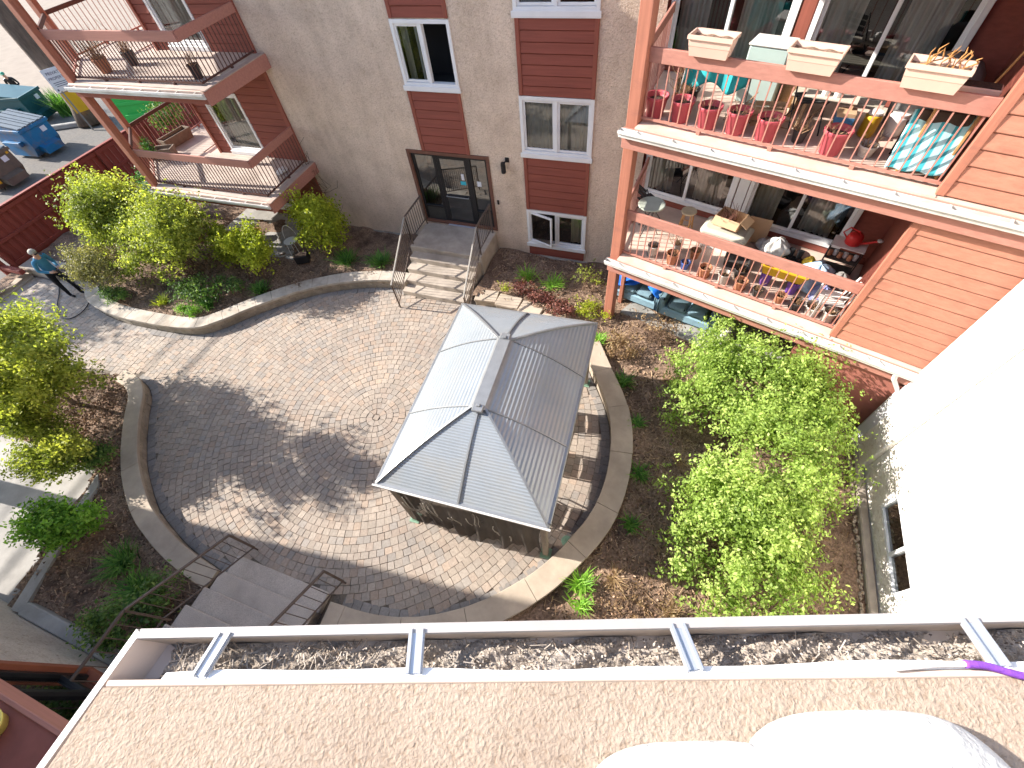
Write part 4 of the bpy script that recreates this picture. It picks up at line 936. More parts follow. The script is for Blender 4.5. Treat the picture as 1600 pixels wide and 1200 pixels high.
# ------------------------------------------------------------------ plants
def leaves_np(C, N, size, q, asp=.55, up=.5, jitter=.9):
    """kite-shaped leaves at centres C facing N"""
    n = len(C); R_ = q.normal(size=(n, 3)); Nn = N + jitter * R_ + np.array([0, 0, up]); Nn /= np.linalg.norm(Nn, axis=1, keepdims=True)
    A = np.cross(Nn, q.normal(size=(n, 3))); A /= np.linalg.norm(A, axis=1, keepdims=True); Bv = np.cross(Nn, A)
    s = size * q.uniform(.65, 1.25, (n, 1)); V = np.empty((n, 4, 3))
    V[:, 0] = C - A * s * .5; V[:, 1] = C + Bv * s * asp * .5 + Nn * s * .06; V[:, 2] = C + A * s * .5 - Nn * s * .12; V[:, 3] = C - Bv * s * asp * .5 + Nn * s * .06
    return V.reshape(-1, 3), np.arange(n * 4).reshape(-1, 4)
def shrub(name, label, cat, base, blobs, n, leaf, mat, seed, stems=9, clumps=16, group=None, tall=0, trunk_r=.03, up=.45, spill=.3, csize=.38, bare=0):
    """blobs: (cx,cy,cz,rx,ry,rz) in world; leaves sit in uneven clumps on twigs"""
    q = np.random.default_rng(seed); rr = random.Random(seed); t = thing(name, label, cat, base, group=group, world=True)
    subs = []
    vol = [bl[3] * bl[4] * bl[5] for bl in blobs]; tv = sum(vol)
    for bl, vo in zip(blobs, vol):
        k = max(4, int(clumps * vo / tv)); c = np.array(bl[:3]); r_ = np.array(bl[3:6])
        for _ in range(k):
            d = q.normal(size=3); d /= np.linalg.norm(d); d[2] = d[2] if d[2] > -.35 else -d[2] * .5
            f = q.uniform(.45, .92); s_ = csize * q.uniform(.6, 1.25); subs.append((c + d * r_ * f, r_ * s_, d, c, r_))
    w = np.array([s[1].prod() ** .72 for s in subs]); w /= w.sum(); cnt = (w * n).astype(int)
    Cs = []; Ns = []; Ts = []
    for (c, r_, d, bc, br), k in zip(subs, cnt):
        tw = max(3, k // 9); D = q.normal(size=(tw, 3)); D /= np.linalg.norm(D, axis=1, keepdims=True); rad = q.random((tw, 1)) ** .45
        P = c + D * r_ * rad * (1 + spill * np.clip(q.normal(size=(tw, 1)), -1, 1.6))
        ti = np.clip(.42 + .22 * q.normal() + .16 * q.normal(size=(tw, 1)), 0, 1)
        dirs = D * .6 + q.normal(size=(tw, 3)) * .5 + np.array([0, 0, .4]); dirs /= np.linalg.norm(dirs, axis=1, keepdims=True)
        m = 9; L = leaf * 2.6; s_ = q.uniform(-.5, 1, (tw, m, 1)); pts = P[:, None] + dirs[:, None] * s_ * L + q.normal(size=(tw, m, 3)) * leaf * .55
        out = (pts - bc) / br; out /= np.maximum(1e-6, np.linalg.norm(out, axis=2, keepdims=True))
        Cs.append(pts.reshape(-1, 3)); Ns.append(out.reshape(-1, 3)); Ts.append(np.clip(np.repeat(ti, m, 0).reshape(-1, 1) + q.normal(size=(tw * m, 1)) * .16, 0, 1))
    C = np.vstack(Cs); N = np.vstack(Ns); T = np.vstack(Ts); kp = C[:, 2] > .30; C, N, T = C[kp], N[kp], T[kp]
    V, F = leaves_np(C, N, leaf, q, up=up)
    off = np.array(base); link('crown', fast_mesh('crown', V - off, F, mat, np.repeat(np.repeat(T, 4, 0), 3, 1)), t, (0, 0, 0))
    b = MB()
    for i in range(stems):
        s = subs[rr.randrange(len(subs))]; e = Vector(s[0]); o = Vector(base) + Vector((rr.uniform(-.15, .15), rr.uniform(-.15, .15), -.05)) * (3 if stems > 8 else 1)
        if tall: o = Vector(base) + Vector((0, 0, tall))
        mid = o.lerp(e, .5) + Vector((rr.uniform(-.12, .12), rr.uniform(-.12, .12), .12)); r_ = trunk_r * rr.uniform(.35, .7)
        b.tube([o, mid, e], [r_, r_ * .7, r_ * .25], 5)
        for _ in range(3):
            f = rr.uniform(.4, .95); p = mid.lerp(e, f); dd = Vector((rr.gauss(0, 1), rr.gauss(0, 1), rr.gauss(.5, .6))).normalized() * rr.uniform(.2, .45) * min(1.0, max(s[1]) * 2.4); b.tube([p, p + dd], [r_ * .4, r_ * .12], 4)
    if tall: b.tube([Vector(base) + Vector((0, 0, -.1)), Vector(base) + Vector((.03, .02, tall * .5)), Vector(base) + Vector((0, 0, tall + .1))], [trunk_r * 1.5, trunk_r, trunk_r * .8], 8)
    o = b.build('trunk' if tall else 'stems', m_twig if not tall else m_bark, t)
    return t
# right bed: two bright green shrubs
shrub('green_shrub', 'big bright lime-green shrub in the mulch bed below the red balconies', 'shrub', (2.75, 5.5, .2), [(2.45, 5.75, 1.25, 1.5, 1.3, 1.0), (1.35, 6.3, 1.1, .95, .85, .85), (3.0, 4.8, 1.2, 1.05, .95, .9), (1.3, 5.25, .85, .75, .8, .6), (1.75, 7.05, 1.35, .75, .6, .8), (1.0, 5.75, .8, .6, .7, .5)], 36000, .066, m_leafR, 11, 44, 130, csize=.29, spill=.6)
shrub('green_shrub', 'lime-green shrub nearest the camera, lower half of the right bed', 'shrub', (2.75, 3.0, .2), [(2.3, 3.3, 1.05, 1.25, 1.0, .85), (2.25, 2.4, .95, 1.15, .85, .75), (2.9, 3.95, 1.0, .85, .65, .7), (2.0, 4.2, 1.0, .8, .65, .65)], 28000, .066, m_leafR, 12, 40, 100, csize=.29, spill=.6)
# left bed behind the low wall
shrub('spring_shrub', 'tall yellow-green shrub against the red fence at the far left of the back bed', 'shrub', (-15.9, 7.0, .2), [(-15.7, 6.9, 1.7, 1.35, 1.05, 1.3), (-16.5, 7.6, 2.1, .75, .7, .95)], 22000, .085, m_leafL, 21, 16, 60, csize=.34, spill=.55)
shrub('spring_shrub', 'wide olive-green shrub in the middle of the back bed beneath the left balcony', 'shrub', (-13.6, 6.8, .2), [(-13.6, 6.8, 1.6, 1.4, 1.1, 1.2), (-14.2, 6.0, 1.1, 1.0, .65, .8), (-12.9, 6.3, 1.9, .95, .8, .85)], 28000, .08, m_leafL, 22, 20, 80, csize=.34, spill=.55)
shrub('olive_shrub', 'rounded grey-green shrub beside the man with the hose', 'shrub', (-15.55, 5.45, .2), [(-15.65, 5.5, 1.0, .95, .7, .85)], 11000, .055, m_leafgrey, 23, 10, 26, csize=.34)
shrub('yellow_shrub', 'yellow-green shrub left of the wire chair under the balcony corner', 'shrub', (-11.35, 7.1, .2), [(-11.0, 7.1, 1.1, .75, .6, .9), (-12.2, 7.3, 1.05, .6, .55, .85)], 13000, .075, m_leafY, 24, 9, 24, csize=.36)
shrub('yellow_shrub', 'bright yellow-green shrub against the stucco wall left of the stairs', 'shrub', (-9.75, 8.75, .1), [(-9.75, 8.7, 1.15, .8, .7, 1.0)], 11000, .085, m_leafY, 25, 9, 24, csize=.36)
shrub('low_shrub', 'dark leafy low shrub behind the middle of the back garden wall', 'shrub', (-12.5, 5.75, .2), [(-12.5, 5.75, .5, .8, .4, .32), (-11.6, 6.25, .5, .5, .35, .3)], 2600, .075, m_leafG, 26, 6, 20)
shrub('low_shrub', 'dark green ground-hugging shrub at the left tip of the back garden wall', 'shrub', (-15.3, 5.05, .2), [(-15.0, 5.0, .5, .5, .25, .3)], 1500, .06, m_leafG, 27, 5, 14)
shrub('conifer_shrub', 'dark green drooping evergreen against the red fence behind the yellow-green shrubs', 'shrub', (-16.2, 8.6, .2), [(-16.4, 8.7, 1.0, .55, .7, 1.0), (-17.3, 9.6, .9, .8, .6, .8)], 4200, .09, m_blade, 28, 9, 24)
# left, south of the path
shrub('spring_tree', 'small leafy tree in the left bed shading the paving with dappled shadow', 'tree', (-13.0, 1.75, .2), [(-12.2, 1.5, 1.8, 1.3, 1.0, 1.0), (-11.5, 1.75, 3.0, 1.15, .85, .75), (-11.3, 1.0, 2.3, .95, .8, .75), (-13.5, 2.0, 1.8, 1.3, 1.0, 1.0), (-11.5, 1.9, 1.6, .8, .6, .6)], 40000, .082, m_leafL, 31, 30, 110, tall=.7, trunk_r=.05, csize=.31, spill=.6)
shrub('green_bush', 'rounded green bush below the small tree at the left edge', 'shrub', (-11.9, .95, .2), [(-11.4, .55, 1.05, .95, .6, .7), (-12.3, .9, 1.1, .9, .6, .7), (-11.1, .1, .8, .7, .4, .5)], 16000, .07, m_leafL, 32, 10, 28)
shrub('green_bush', 'bright green bush overhanging the grey kerb at lower left', 'shrub', (-9.75, -.55, .2), [(-9.70, -.5, .78, .65, .5, .55), (-9.95, -.85, .8, .45, .35, .45)], 6500, .075, m_leafY if False else m_blade2, 33, 8, 20)
shrub('green_bush', 'sparse grey-green bush just outside the left garden wall', 'shrub', (-10.85, .85, .2), [(-10.75, .75, .6, .45, .38, .34)], 1500, .07, m_leafG, 34, 7, 14)
shrub('green_bush', 'green leafy plant beside the near handrail at the bottom left', 'shrub', (-6.95, -1.0, .2), [(-6.95, -.95, .55, .45, .55, .35), (-7.4, -1.5, .65, .5, .4, .45)], 2600, .075, m_leafG, 35, 8, 18)

def tuft(loc, r, h, n, mat, seed, label, group=None, name='lily_clump', w=.013, cat='plant', droop=.7):
    q = random.Random(seed); V = []; F = []; T = []
    for i in range(n):
        a = q.uniform(0, 6.28); L = h * q.uniform(.6, 1.15); o = (q.gauss(0, r * .22), q.gauss(0, r * .22)); out = r * q.uniform(.5, 1.15); ti = min(1, max(0, q.gauss(.5, .22)))
        dx, dy = math.cos(a), math.sin(a); ww_ = w * q.uniform(.7, 1.2); k0 = len(V)
        for s in range(5):
            t_ = s / 4; rr_ = out * t_; z = L * (t_ * 1.25 - droop * t_ * t_ * .85); wd = ww_ * (1 - t_ ** 2 * .92)
            V += [(o[0] + dx * rr_ - dy * wd, o[1] + dy * rr_ + dx * wd, z), (o[0] + dx * rr_ + dy * wd, o[1] + dy * rr_ - dx * wd, z)]; T += [(min(1, ti + .25 * t_),) * 3] * 2
        F += [(k0 + 2 * s, k0 + 2 * s + 1, k0 + 2 * s + 3, k0 + 2 * s + 2) for s in range(4)]
    o = link(name, fast_mesh(name, np.array(V), np.array(F), mat, np.array(T)), None, loc); return tag(o, label, cat, group)
G1 = 'grassy clumps in the planting beds'
tuft((-8.98, 8.3, .16), .42, .50, 190, m_blade, 1, 'dark green daylily clump left of the stairs, the one next to the yellow shrub', G1)
tuft((-7.9, 8.45, .16), .42, .52, 190, m_blade, 2, 'dark green daylily clump touching the left side of the entrance stairs', G1)
tuft((-8.45, -.75, .22), .40, .48, 170, m_blade, 3, 'dark green daylily clump between the kerb bush and the near handrail, further from the rail', G1)
tuft((-7.7, -1.05, .22), .46, .52, 190, m_blade, 4, 'dark green daylily clump right beside the near left handrail', G1)
tuft((-.98, 7.1, .24), .24, .32, 80, m_blade2, 5, 'bright green tuft at the back right corner of the gazebo', G1)
tuft((-.18, 6.05, .24), .26, .30, 70, m_blade, 6, 'dark green tuft right of the gazebo, the uppermost by the curved wall', G1)
tuft((.28, 5.05, .24), .22, .26, 60, m_blade, 7, 'small dark green tuft in the shaded mulch, second along the curved wall', G1)
tuft((.52, 3.95, .24), .24, .27, 60, m_blade, 8, 'small dark green tuft in the shaded mulch, third along the curved wall', G1)
tuft((.55, 2.9, .24), .22, .34, 60, m_blade, 9, 'small upright green tuft in the shaded mulch level with the gazebo front', G1)
tuft((-.05, 1.62, .24), .28, .36, 80, m_blade2, 10, 'sunlit lime tuft beside the curved wall just above the gutter', G1)
tuft((.0, 1.3, .24), .24, .34, 40, m_blade2, 13, 'sparse lime tuft below the larger sunlit one near the gutter', G1)
tuft((-3.4, 8.9, .2), .34, .42, 90, m_blade2, 11, 'long-leaved green tuft under the basement window, left one', G1)
tuft((-2.6, 8.75, .2), .38, .42, 100, m_blade2, 12, 'long-leaved green tuft under the basement window, right one', G1)
tuft((-13.55, 5.28, .24), .26, .34, 90, m_leafY, 14, 'small bright yellow spiky plant behind the stained cap slabs', None, 'spiky_plant')
tuft((-12.1, 5.55, .22), .35, .42, 120, m_blade, 15, 'dark green strappy clump behind the bend of the back garden wall', G1)
tuft((-10.9, 6.5, .22), .34, .40, 110, m_blade, 16, 'dark green strappy clump right of the bend, below the yellow shrub', G1)
shrub('mound_plant', 'low bright green cushion plant beside the bend of the back garden wall', 'plant', (-12.35, 5.12, .2), [(-12.35, 5.12, .36, .36, .24, .16)], 1800, .04, m_blade2, 41, 0 + 3, 12)
shrub('maroon_plant', 'maroon-leaved low plant left of centre in the bed right of the stairs', 'plant', (-3.25, 8.3, .2), [(-3.3, 8.3, .38, .35, .28, .18), (-2.75, 8.1, .36, .4, .26, .17)], 1500, .06, m_leafred, 42, 5, 16)
shrub('maroon_plant', 'maroon-leaved low plant closest to the gazebo roof corner', 'plant', (-2.15, 7.85, .2), [(-2.2, 7.85, .36, .4, .26, .17)], 900, .06, m_leafred, 43, 5, 12)
shrub('yellow_groundcover', 'yellow-green sprawling plant at the foot of the red corner post', 'plant', (-1.5, 8.2, .2), [(-1.75, 8.15, .34, .45, .38, .18), (-1.2, 7.9, .34, .35, .35, .16), (-3.75, 8.15, .32, .25, .2, .14)], 1500, .05, m_leafY, 44, 6, 18)
shrub('dry_shrub', 'brown twiggy dormant shrub in the sun behind the gazebo corner', 'shrub', (-.35, 6.85, .2), [(-.3, 6.95, .42, .65, .42, .26)], 1300, .045, m_leafdry, 45, 26, 20, trunk_r=.014)
shrub('dry_shrub', 'bare twiggy shrub in front of the blue sofas', 'shrub', (.35, 7.55, .2), [(.3, 7.6, .55, .75, .35, .38)], 450, .04, m_leafdry, 46, 42, 22, trunk_r=.016)
shrub('dry_shrub', 'sparse reddish twig shrub beside the red corner post', 'shrub', (-1.75, 8.85, .15), [(-1.7, 8.9, .6, .45, .4, .42)], 380, .045, m_leafL, 47, 26, 16, trunk_r=.013)
shrub('dry_shrub', 'flattened dry stalks in the sunlit mulch above the gutter', 'shrub', (.9, 1.55, .22), [(.9, 1.55, .34, .75, .45, .14)], 500, .04, m_leafdry, 48, 30, 16, trunk_r=.010)
shrub('low_shrub', 'small green seedling bush against the foot of the white wall', 'shrub', (3.7, 1.9, .2), [(3.7, 1.9, .4, .35, .3, .22)], 600, .05, m_leafR, 49, 4, 8)
# bare vine on the corner of the left wing
b = MB(); q = random.Random(9)
for i in range(26):
    p = Vector((-10.5 + q.uniform(-.2, .1), 9.95, q.uniform(.3, 2.4))); P = [p]
    for k in range(5): p = p + Vector((q.gauss(.05, .12), q.gauss(-.03, .05), q.gauss(.12, .12))); P.append(p)
    b.tube(P, .006, 4)
tag(b.build('bare_vine', m_twig), 'leafless vine stems climbing the right corner of the left wing', 'vine')
# ------------------------------------------------------------------ fence and lane on the left
fc = thing('board_fence', 'dark red board fence between the courtyard and the service lane', 'fence', (-20.7, 12, 0))
b = MB(); b.cbox(-.012, .012, -.068, .068, .05, 1.72, .004); me1 = b.mesh('fence_board', wood('fence_red', (.23, .055, .042), 2, .2)); m_fence = me1.materials[0]
y = -6.6; k = 0
while y < 9.5: link('fence_board', me1, fc, (.0 if k % 2 else .035, y, rnd.uniform(-.006, .006))); y += .128; k += 1
for (x, z, w, h) in ((.06, 1.73, .14, .04), (.075, 1.62, .04, .12), (.075, .95, .05, .10), (.075, .25, .04, .12)): b = MB(); b.beam((x, -6.7, z), (x, 9.6, z), w, h, .006); b.build('fence_rail', m_fence, fc)
for y in np.arange(-6.6, 9.6, 2.4): b = MB(); b.cbox(.06, .16, y - .05, y + .05, -.1, 1.70, .008); b.build('fence_post', m_fence, fc)
b = MB(); b.cbox(-.9, 1.1, -6.95, -6.80, .3, .45, .01); b.cbox(.0, .12, -6.98, -6.76, -.1, 1.2, .01); b.build('gate_frame', m_fence, fc)

def dumpster(loc, rz, mat, label, lids=True, w=1.9, d=1.35, h=1.25, hole=True):
    """front-load bin: local +x face carries the fork pocket"""
    t = thing('dumpster', label, 'dumpster', loc, rz, 'bins in the service lane'); x0, x1 = -w / 2, w / 2
    b = MB(); P = [(x0 + .1, .12), (x1 - .25, .12), (x1, .5), (x1, h), (x0, h + .25), (x0, .5)]
    V = [(x, -d / 2, z) for x, z in P] + [(x, d / 2, z) for x, z in P]; n = 6
    b.add(V, [tuple(range(n)), tuple(range(n, 2 * n))[::-1]] + [((i + 1) % n, i, n + i, n + (i + 1) % n) for i in range(n)]); bd = b.build('body', mat, t)
    b = MB(); b.cbox(x1 - .04, x1 + .07, -d / 2 - .06, d / 2 + .06, h - .10, h + .02, .01); b.cbox(x0, x1, -d / 2 - .06, -d / 2 + .01, h - .10, h + .03, .01); b.build('rim', mat, t)
    b = MB()
    V = [(x1 + .01, -d * .32, .52), (x1 + .26, -d * .32, .42), (x1 + .26, -d * .32, .16), (x1 - .14, -d * .32, .3)]; V += [(a, d * .32, c) for a, _, c in V]
    b.add(V, [(0, 1, 2, 3), (7, 6, 5, 4), (0, 4, 5, 1), (1, 5, 6, 2), (2, 6, 7, 3)]); b.build('front_pocket', mat, t)
    for s in (-1, 1): b = MB(); b.cbox(-.55, .55, s * (d / 2 + .09) - .09, s * (d / 2 + .09) + .09, .62, .80, .01); b.build('fork_sleeve', mat, t)
    if lids:
        for s in (-1, 1):
            b = MB()
            for k in range(5):
                ya, yb = s * (.02 + .13 * k), s * (.02 + .13 * k + .118); ya, yb = min(ya, yb), max(ya, yb); hh = .03 if k % 2 else .05
                b.add([(x0, ya, h + .27), (x1 + .04, ya, h + .03), (x1 + .04, yb, h + .03), (x0, yb, h + .27), (x0, ya, h + .27 + hh), (x1 + .04, ya, h + .03 + hh), (x1 + .04, yb, h + .03 + hh), (x0, yb, h + .27 + hh)], [(0, 3, 2, 1), (4, 5, 6, 7), (0, 1, 5, 4), (1, 2, 6, 5), (2, 3, 7, 6), (3, 0, 4, 7)])
            b.box(x0 + .02, x1 + .02, min(s * .02, s * .66), max(s * .02, s * .66), h + .021, h + .024)
            o = b.build('lid', m_lid if mat is not m_green else m_green, t)
    b = MB(); b.box(x1 + .012, x1 + .018, .18, .42, .86, 1.06); b.build('sticker', m_signw, t)
    for (sx, sy) in ((-1, -1), (-1, 1), (1, -1), (1, 1)): b = MB(); b.lathe([(.0, -.03), (.07, -.03), (.07, .03), (0, .03)], (0, 0, 0), 12); o = b.build('caster', m_black, t); o.location = (sx * .6, sy * .5, .0 + .06 - .06); o.rotation_euler = (PI / 2, 0, 0); o.location.z = .07
    return t
dumpster((-29.0, 12.35, -.11), .05, m_blue, 'bright blue dumpster with a ribbed dark lid in the service lane')
t = dumpster((-28.0, 9.75, -.11), .1, m_brown, 'brown dumpster with yellow corner marks at the left edge', True)
for (yy, zz) in ((-.58, .35), (-.58, 1.05), (.55, 1.05)): b = MB(); b.box(.955, .962, yy - .05, yy + .05, zz, zz + .16); b.build('reflector_mark', m_signy, t)
dumpster((-33.2, 15.0, -.11), .25, m_tealveh, 'dark teal dumpster behind the blue one, someone leaning over it', False)
dumpster((-25.0, 15.7, -.11), .4, m_green, 'bright green bin glimpsed between the left balcony posts')

# big trunk with the private property sign; its crown is above the view
tr = thing('lane_tree', 'thick grey-brown tree trunk in the lane carrying two notice boards', 'tree', (-29.0, 15.3, -.11))
b = MB(); P = []; R_ = []
for i in range(12):
    z = i * .8; P.append((-.15 * math.sin(i * .5), .12 * math.sin(i * .7), z)); R_.append(.52 - .028 * i + (.22 if i == 0 else 0))
b.tube(P, R_, 16); b.tube([(0, 0, 6.5), (-1.6, .6, 8.6), (-2.6, .8, 10.5)], [.28, .2, .1], 9); b.tube([(0, 0, 7), (1.2, 1.0, 9), (1.8, 1.8, 11)], [.26, .18, .1], 9); b.tube([(0, 0, 6), (.4, -1.6, 8.4), (.6, -2.6, 10.4)], [.24, .16, .08], 9); b.build('trunk', m_bark, tr, True)
qn = np.random.default_rng(77); C = []
for _ in range(70):
    c = np.array([0, .3, 11.0]) + qn.normal(size=3) * np.array([2.6, 2.4, 1.5]); C.append(c + qn.normal(size=(95, 3)) * .5)
C = np.vstack(C); V, F = leaves_np(C, (C - np.array([0, .3, 10.0])) / 4, .20, qn); link('crown', fast_mesh('crown', V, F, m_leafG, np.full((len(V), 3), .45)), tr, (0, 0, 0))
def board_sign(loc, rz, tilt, w, h, mat, label, name):
    t = thing(name, label, 'sign', loc, rz); b = MB(); b.cbox(-w / 2, w / 2, -.012, .012, -h / 2, h / 2, .004); p = b.build('panel', mat, t); return t, p
def text(par, s, size, loc, mat):
    c = bpy.data.curves.new('lettering', 'FONT'); c.body = s; c.size = size; c.align_x = 'CENTER'; c.extrude = .002; c.materials.append(mat)
    dg = bpy.context.evaluated_depsgraph_get(); o = bpy.data.objects.new('lettering', c); COL.objects.link(o); dg.update()
    me = bpy.data.meshes.new_from_object(o.evaluated_get(dg)); bpy.data.objects.remove(o); me.materials.clear(); me.materials.append(mat)
    x = link('lettering', me, par, loc, (PI / 2, 0, 0)); return x
sg, pn = board_sign((-28.47, 15.0, 1.95), math.radians(62), 0, .86, .92, m_signw, 'white PRIVATE PROPERTY sign fixed to the tree trunk', 'notice_sign')
text(pn, 'PRIVATE', .17, (0, -.016, .22), m_ink); text(pn, 'PROPERTY', .15, (0, -.016, .03), m_ink)
for i, z in enumerate((-.10, -.17, -.24)): b = MB(); b.box(-.30 + .02 * i, .30, -.015, -.0125, z, z + .022); b.build('small_print', m_ink, pn)
b = MB(); b.box(-.34, -.28, -.015, -.0125, -.40, -.32); b.build('mark', m_ink, pn)
board_sign((-28.40, 14.95, 1.03), math.radians(62), 0, .66, .86, m_signy, 'plain yellow board below the white sign on the tree trunk', 'yellow_board')
b = MB(); b.beam((-28.2, 14.6, -.1), (-28.3, 14.65, 1.6), .07, .07); tag(b.build('sign_post', M('grey_post', (.2, .2, .2), .1, 5)), 'thin grey metal post leaning by the tree with the signs', 'post')
b = MB(); b.cbox(-.95, .95, -.1, .1, -.11, .10, .03); o = b.build('parking_stop', m_conc2); o.location = (-30.0, 14.55, 0); o.rotation_euler = (0, 0, .45); tag(o, 'grey concrete parking stop lying beside the lane tree', 'kerb')
tuft((-31.6, 15.9, -.11), .8, 1.25, 260, m_blade, 61, 'large clump of tall ornamental grass in front of the lane tree', None, 'ornamental_grass', .02, droop=.45)
tuft((-38.5, 16.6, -.11), .5, 1.0, 90, m_blade, 62, 'small grass clump at the far left edge by the sandy lot', None, 'ornamental_grass', .02, droop=.45)
shrub('lane_tree', 'unseen leafy tree added beyond the fence to shade the path', 'tree', (-25.6, 3.2, -.1), [(-25.4, 3.4, 4.3, 2.0, 1.9, 1.5), (-25.0, 4.6, 3.6, 1.5, 1.2, 1.1)], 6000, .17, m_leafG, 63, 12, 40, tall=2.6, trunk_r=.1, csize=.34)  # out-of-view tree added for the shade at the path's west end

# ------------------------------------------------------------------ people
def person(name, label, joints, edges, mats, loc):
    """one continuous skinned body; joints: name -> (pos, radius, material index)"""
    nm = list(joints); me = bpy.data.meshes.new('body'); me.from_pydata([joints[k][0] for k in nm], [(nm.index(a), nm.index(b)) for a, b in edges], [])
    o = bpy.data.objects.new('tmp_body', me); COL.objects.link(o); sk = o.modifiers.new('s', 'SKIN'); sk.use_smooth_shade = True
    su = o.modifiers.new('u', 'SUBSURF'); su.levels = su.render_levels = 2
    for i, k in enumerate(nm):
        r_ = joints[k][1]; me.skin_vertices[0].data[i].radius = r_ if isinstance(r_, tuple) else (r_, r_); me.skin_vertices[0].data[i].use_root = (i == 0)
    dg = bpy.context.evaluated_depsgraph_get(); dg.update(); m2 = bpy.data.meshes.new_from_object(o.evaluated_get(dg)); bpy.data.objects.remove(o)
    m2.materials.clear(); [m2.materials.append(x) for x in mats]; J = [(Vector(joints[k][0]), joints[k][2]) for k in nm]; segs = [(Vector(joints[a][0]), Vector(joints[b][0]), joints[b][2]) for a, b in edges]
    for p in m2.polygons:
        c = p.center; best = 9; mi = 0
        for a, b_, m_ in segs:
            d = b_ - a; t_ = max(0, min(1, (c - a).dot(d) / max(1e-9, d.length_squared))); q_ = (c - a - d * t_).length
            if q_ < best: best = q_; mi = m_
        p.material_index = mi; p.use_smooth = True
    t = thing(name, label, 'person', loc); link('body', m2, t, (0, 0, 0)); return t
def body_joints(f=(1, 0), lean=.0, arm=0):
    """figure facing local +x; z up, feet on 0"""
    J = {}; E = []
    def add(k, p, r_, m, par=None):
        J[k] = (p, r_, m)
        if par: E.append((par, k))
    L = lambda z: lean * max(0, z - .9)
    add('pelvis', (.0, 0, .95), (.14, .12), 1); add('waist', (.01 + L(1.1), 0, 1.10), (.15, .115), 0, 'pelvis'); add('chest', (.0 + L(1.3), 0, 1.32), (.165, .12), 0, 'waist'); add('collar', (.0 + L(1.46), 0, 1.46), (.09, .075), 0, 'chest')
    add('neck', (.02 + L(1.52), 0, 1.53), .052, 2, 'collar'); add('jaw', (.05 + L(1.6), 0, 1.585), (.075, .08), 2, 'neck'); add('brow', (.035 + L(1.68), 0, 1.66), (.08, .098), 2, 'jaw'); add('crown', (.02 + L(1.72), 0, 1.735), (.06, .07), 2, 'brow')
    for s in (-1, 1):
        n = 'r' if s < 0 else 'l'; st_ = .16 * s if True else 0
        add(n + 'sh', (L(1.42), s * .185, 1.42), .065, 0, 'collar'); add(n + 'el', (.0 + L(1.2), s * .25, 1.15), .05, 0, n + 'sh'); add(n + 'wr', (.25 + L(1.1), s * .14, 1.06), .036, 0, n + 'el')
        add(n + 'palm', (.31 + L(1.1), s * .10, 1.055), (.03, .038), 2, n + 'wr')
        for k in range(4): add(n + 'f%d' % k, (.375 + L(1.1), s * (.085 - .008 * k), 1.085 - .022 * k), .010, 2, n + 'palm'); add(n + 'g%d' % k, (.395 + L(1.1), s * (.05 - .004 * k), 1.08 - .022 * k), .009, 2, n + 'f%d' % k)
        add(n + 'th', (.335 + L(1.1), s * .055, 1.10), .010, 2, n + 'palm')
        sx = .13 * s; add(n + 'hip', (sx * .12, s * .095, .86), .095, 1, 'pelvis'); add(n + 'kn', (sx + .02, s * .10, .48), .068, 1, n + 'hip'); add(n + 'an', (sx - .03, s * .10, .10), .048, 1, n + 'kn'); add(n + 'he', (sx - .04, s * .10, .045), .045, 3, n + 'an'); add(n + 'to', (sx + .16, s * .11, .035), (.045, .03), 3, n + 'he')
    return J, E
J, E_ = body_joints(lean=.28)
pm = person('person', 'person in a blue long-sleeved top and black trousers watering with a hose', J, E_, [m_shirt, m_trouser, m_skin, m_trouser], (-17.28, 5.02, .0)); pm.rotation_euler = (0, 0, .05)
hx = .035 + .28 * .76
b = MB(); b.ball((hx - .015, 0, 1.685), (.108, .092, .095), 14, 9); b.v = [(x, y, z) if z > 1.645 or x < hx - .02 else (x - .03, y * .8, max(z, 1.64)) for x, y, z in b.v]; b.build('hair', m_hairg, pm, True)
b = MB(); b.tube([(hx + .093, -.05, 1.645), (hx + .115, -.02, 1.645), (hx + .115, .02, 1.645), (hx + .093, .05, 1.645)], .018, 6); b.build('sunglasses', m_black, pm)
b = MB(); b.ball((hx + .108, 0, 1.612), (.022, .014, .02), 8, 6); b.build('nose', m_skin, pm, True)
J, E_ = body_joints(lean=.5)
p2 = person('person', 'person in a dark jacket and green cap leaning over the teal dumpster', J, E_, [m_black, m_trouser, m_skin, m_trouser], (-35.0, 16.3, -.11)); p2.rotation_euler = (0, 0, -.7)
b = MB(); b.ball((.035 + .5 * .78, 0, 1.72), (.115, .10, .075), 12, 8); b.cbox(.47, .62, -.07, .07, 1.69, 1.705, .004); b.build('cap', M('cap_green', (.06, .30, .20), .1, 8), p2, True)
# hose from the fence past the man's feet, and the spray head in his hands
HP = [(-19.9, 5.25, .03), (-19.2, 5.3, .03), (-18.5, 5.22, .03), (-18.0, 4.9, .03), (-17.5, 4.45, .03), (-17.0, 4.12, .03), (-16.5, 4.1, .03), (-16.35, 4.4, .03), (-16.5, 4.8, .03), (-16.8, 5.1, .05), (-16.95, 5.1, .5), (-16.93, 5.06, .95), (-16.84, 5.04, 1.09), (-16.5, 5.1, 1.05)]
hs = thing('garden_hose', 'black garden hose looping over the shaded path to the man', 'hose', (-17.5, 4.6, 0), world=True)
b = MB(); b.tube([tuple(p) for p in smooth_line(HP, .12)], .016, 7); b.build('hose', m_rubber, hs, True)
b = MB(); b.tube([(-16.52, 5.1, 1.05), (-16.36, 5.13, 1.04)], [.018, .028], 8); b.build('nozzle', m_alu, hs)
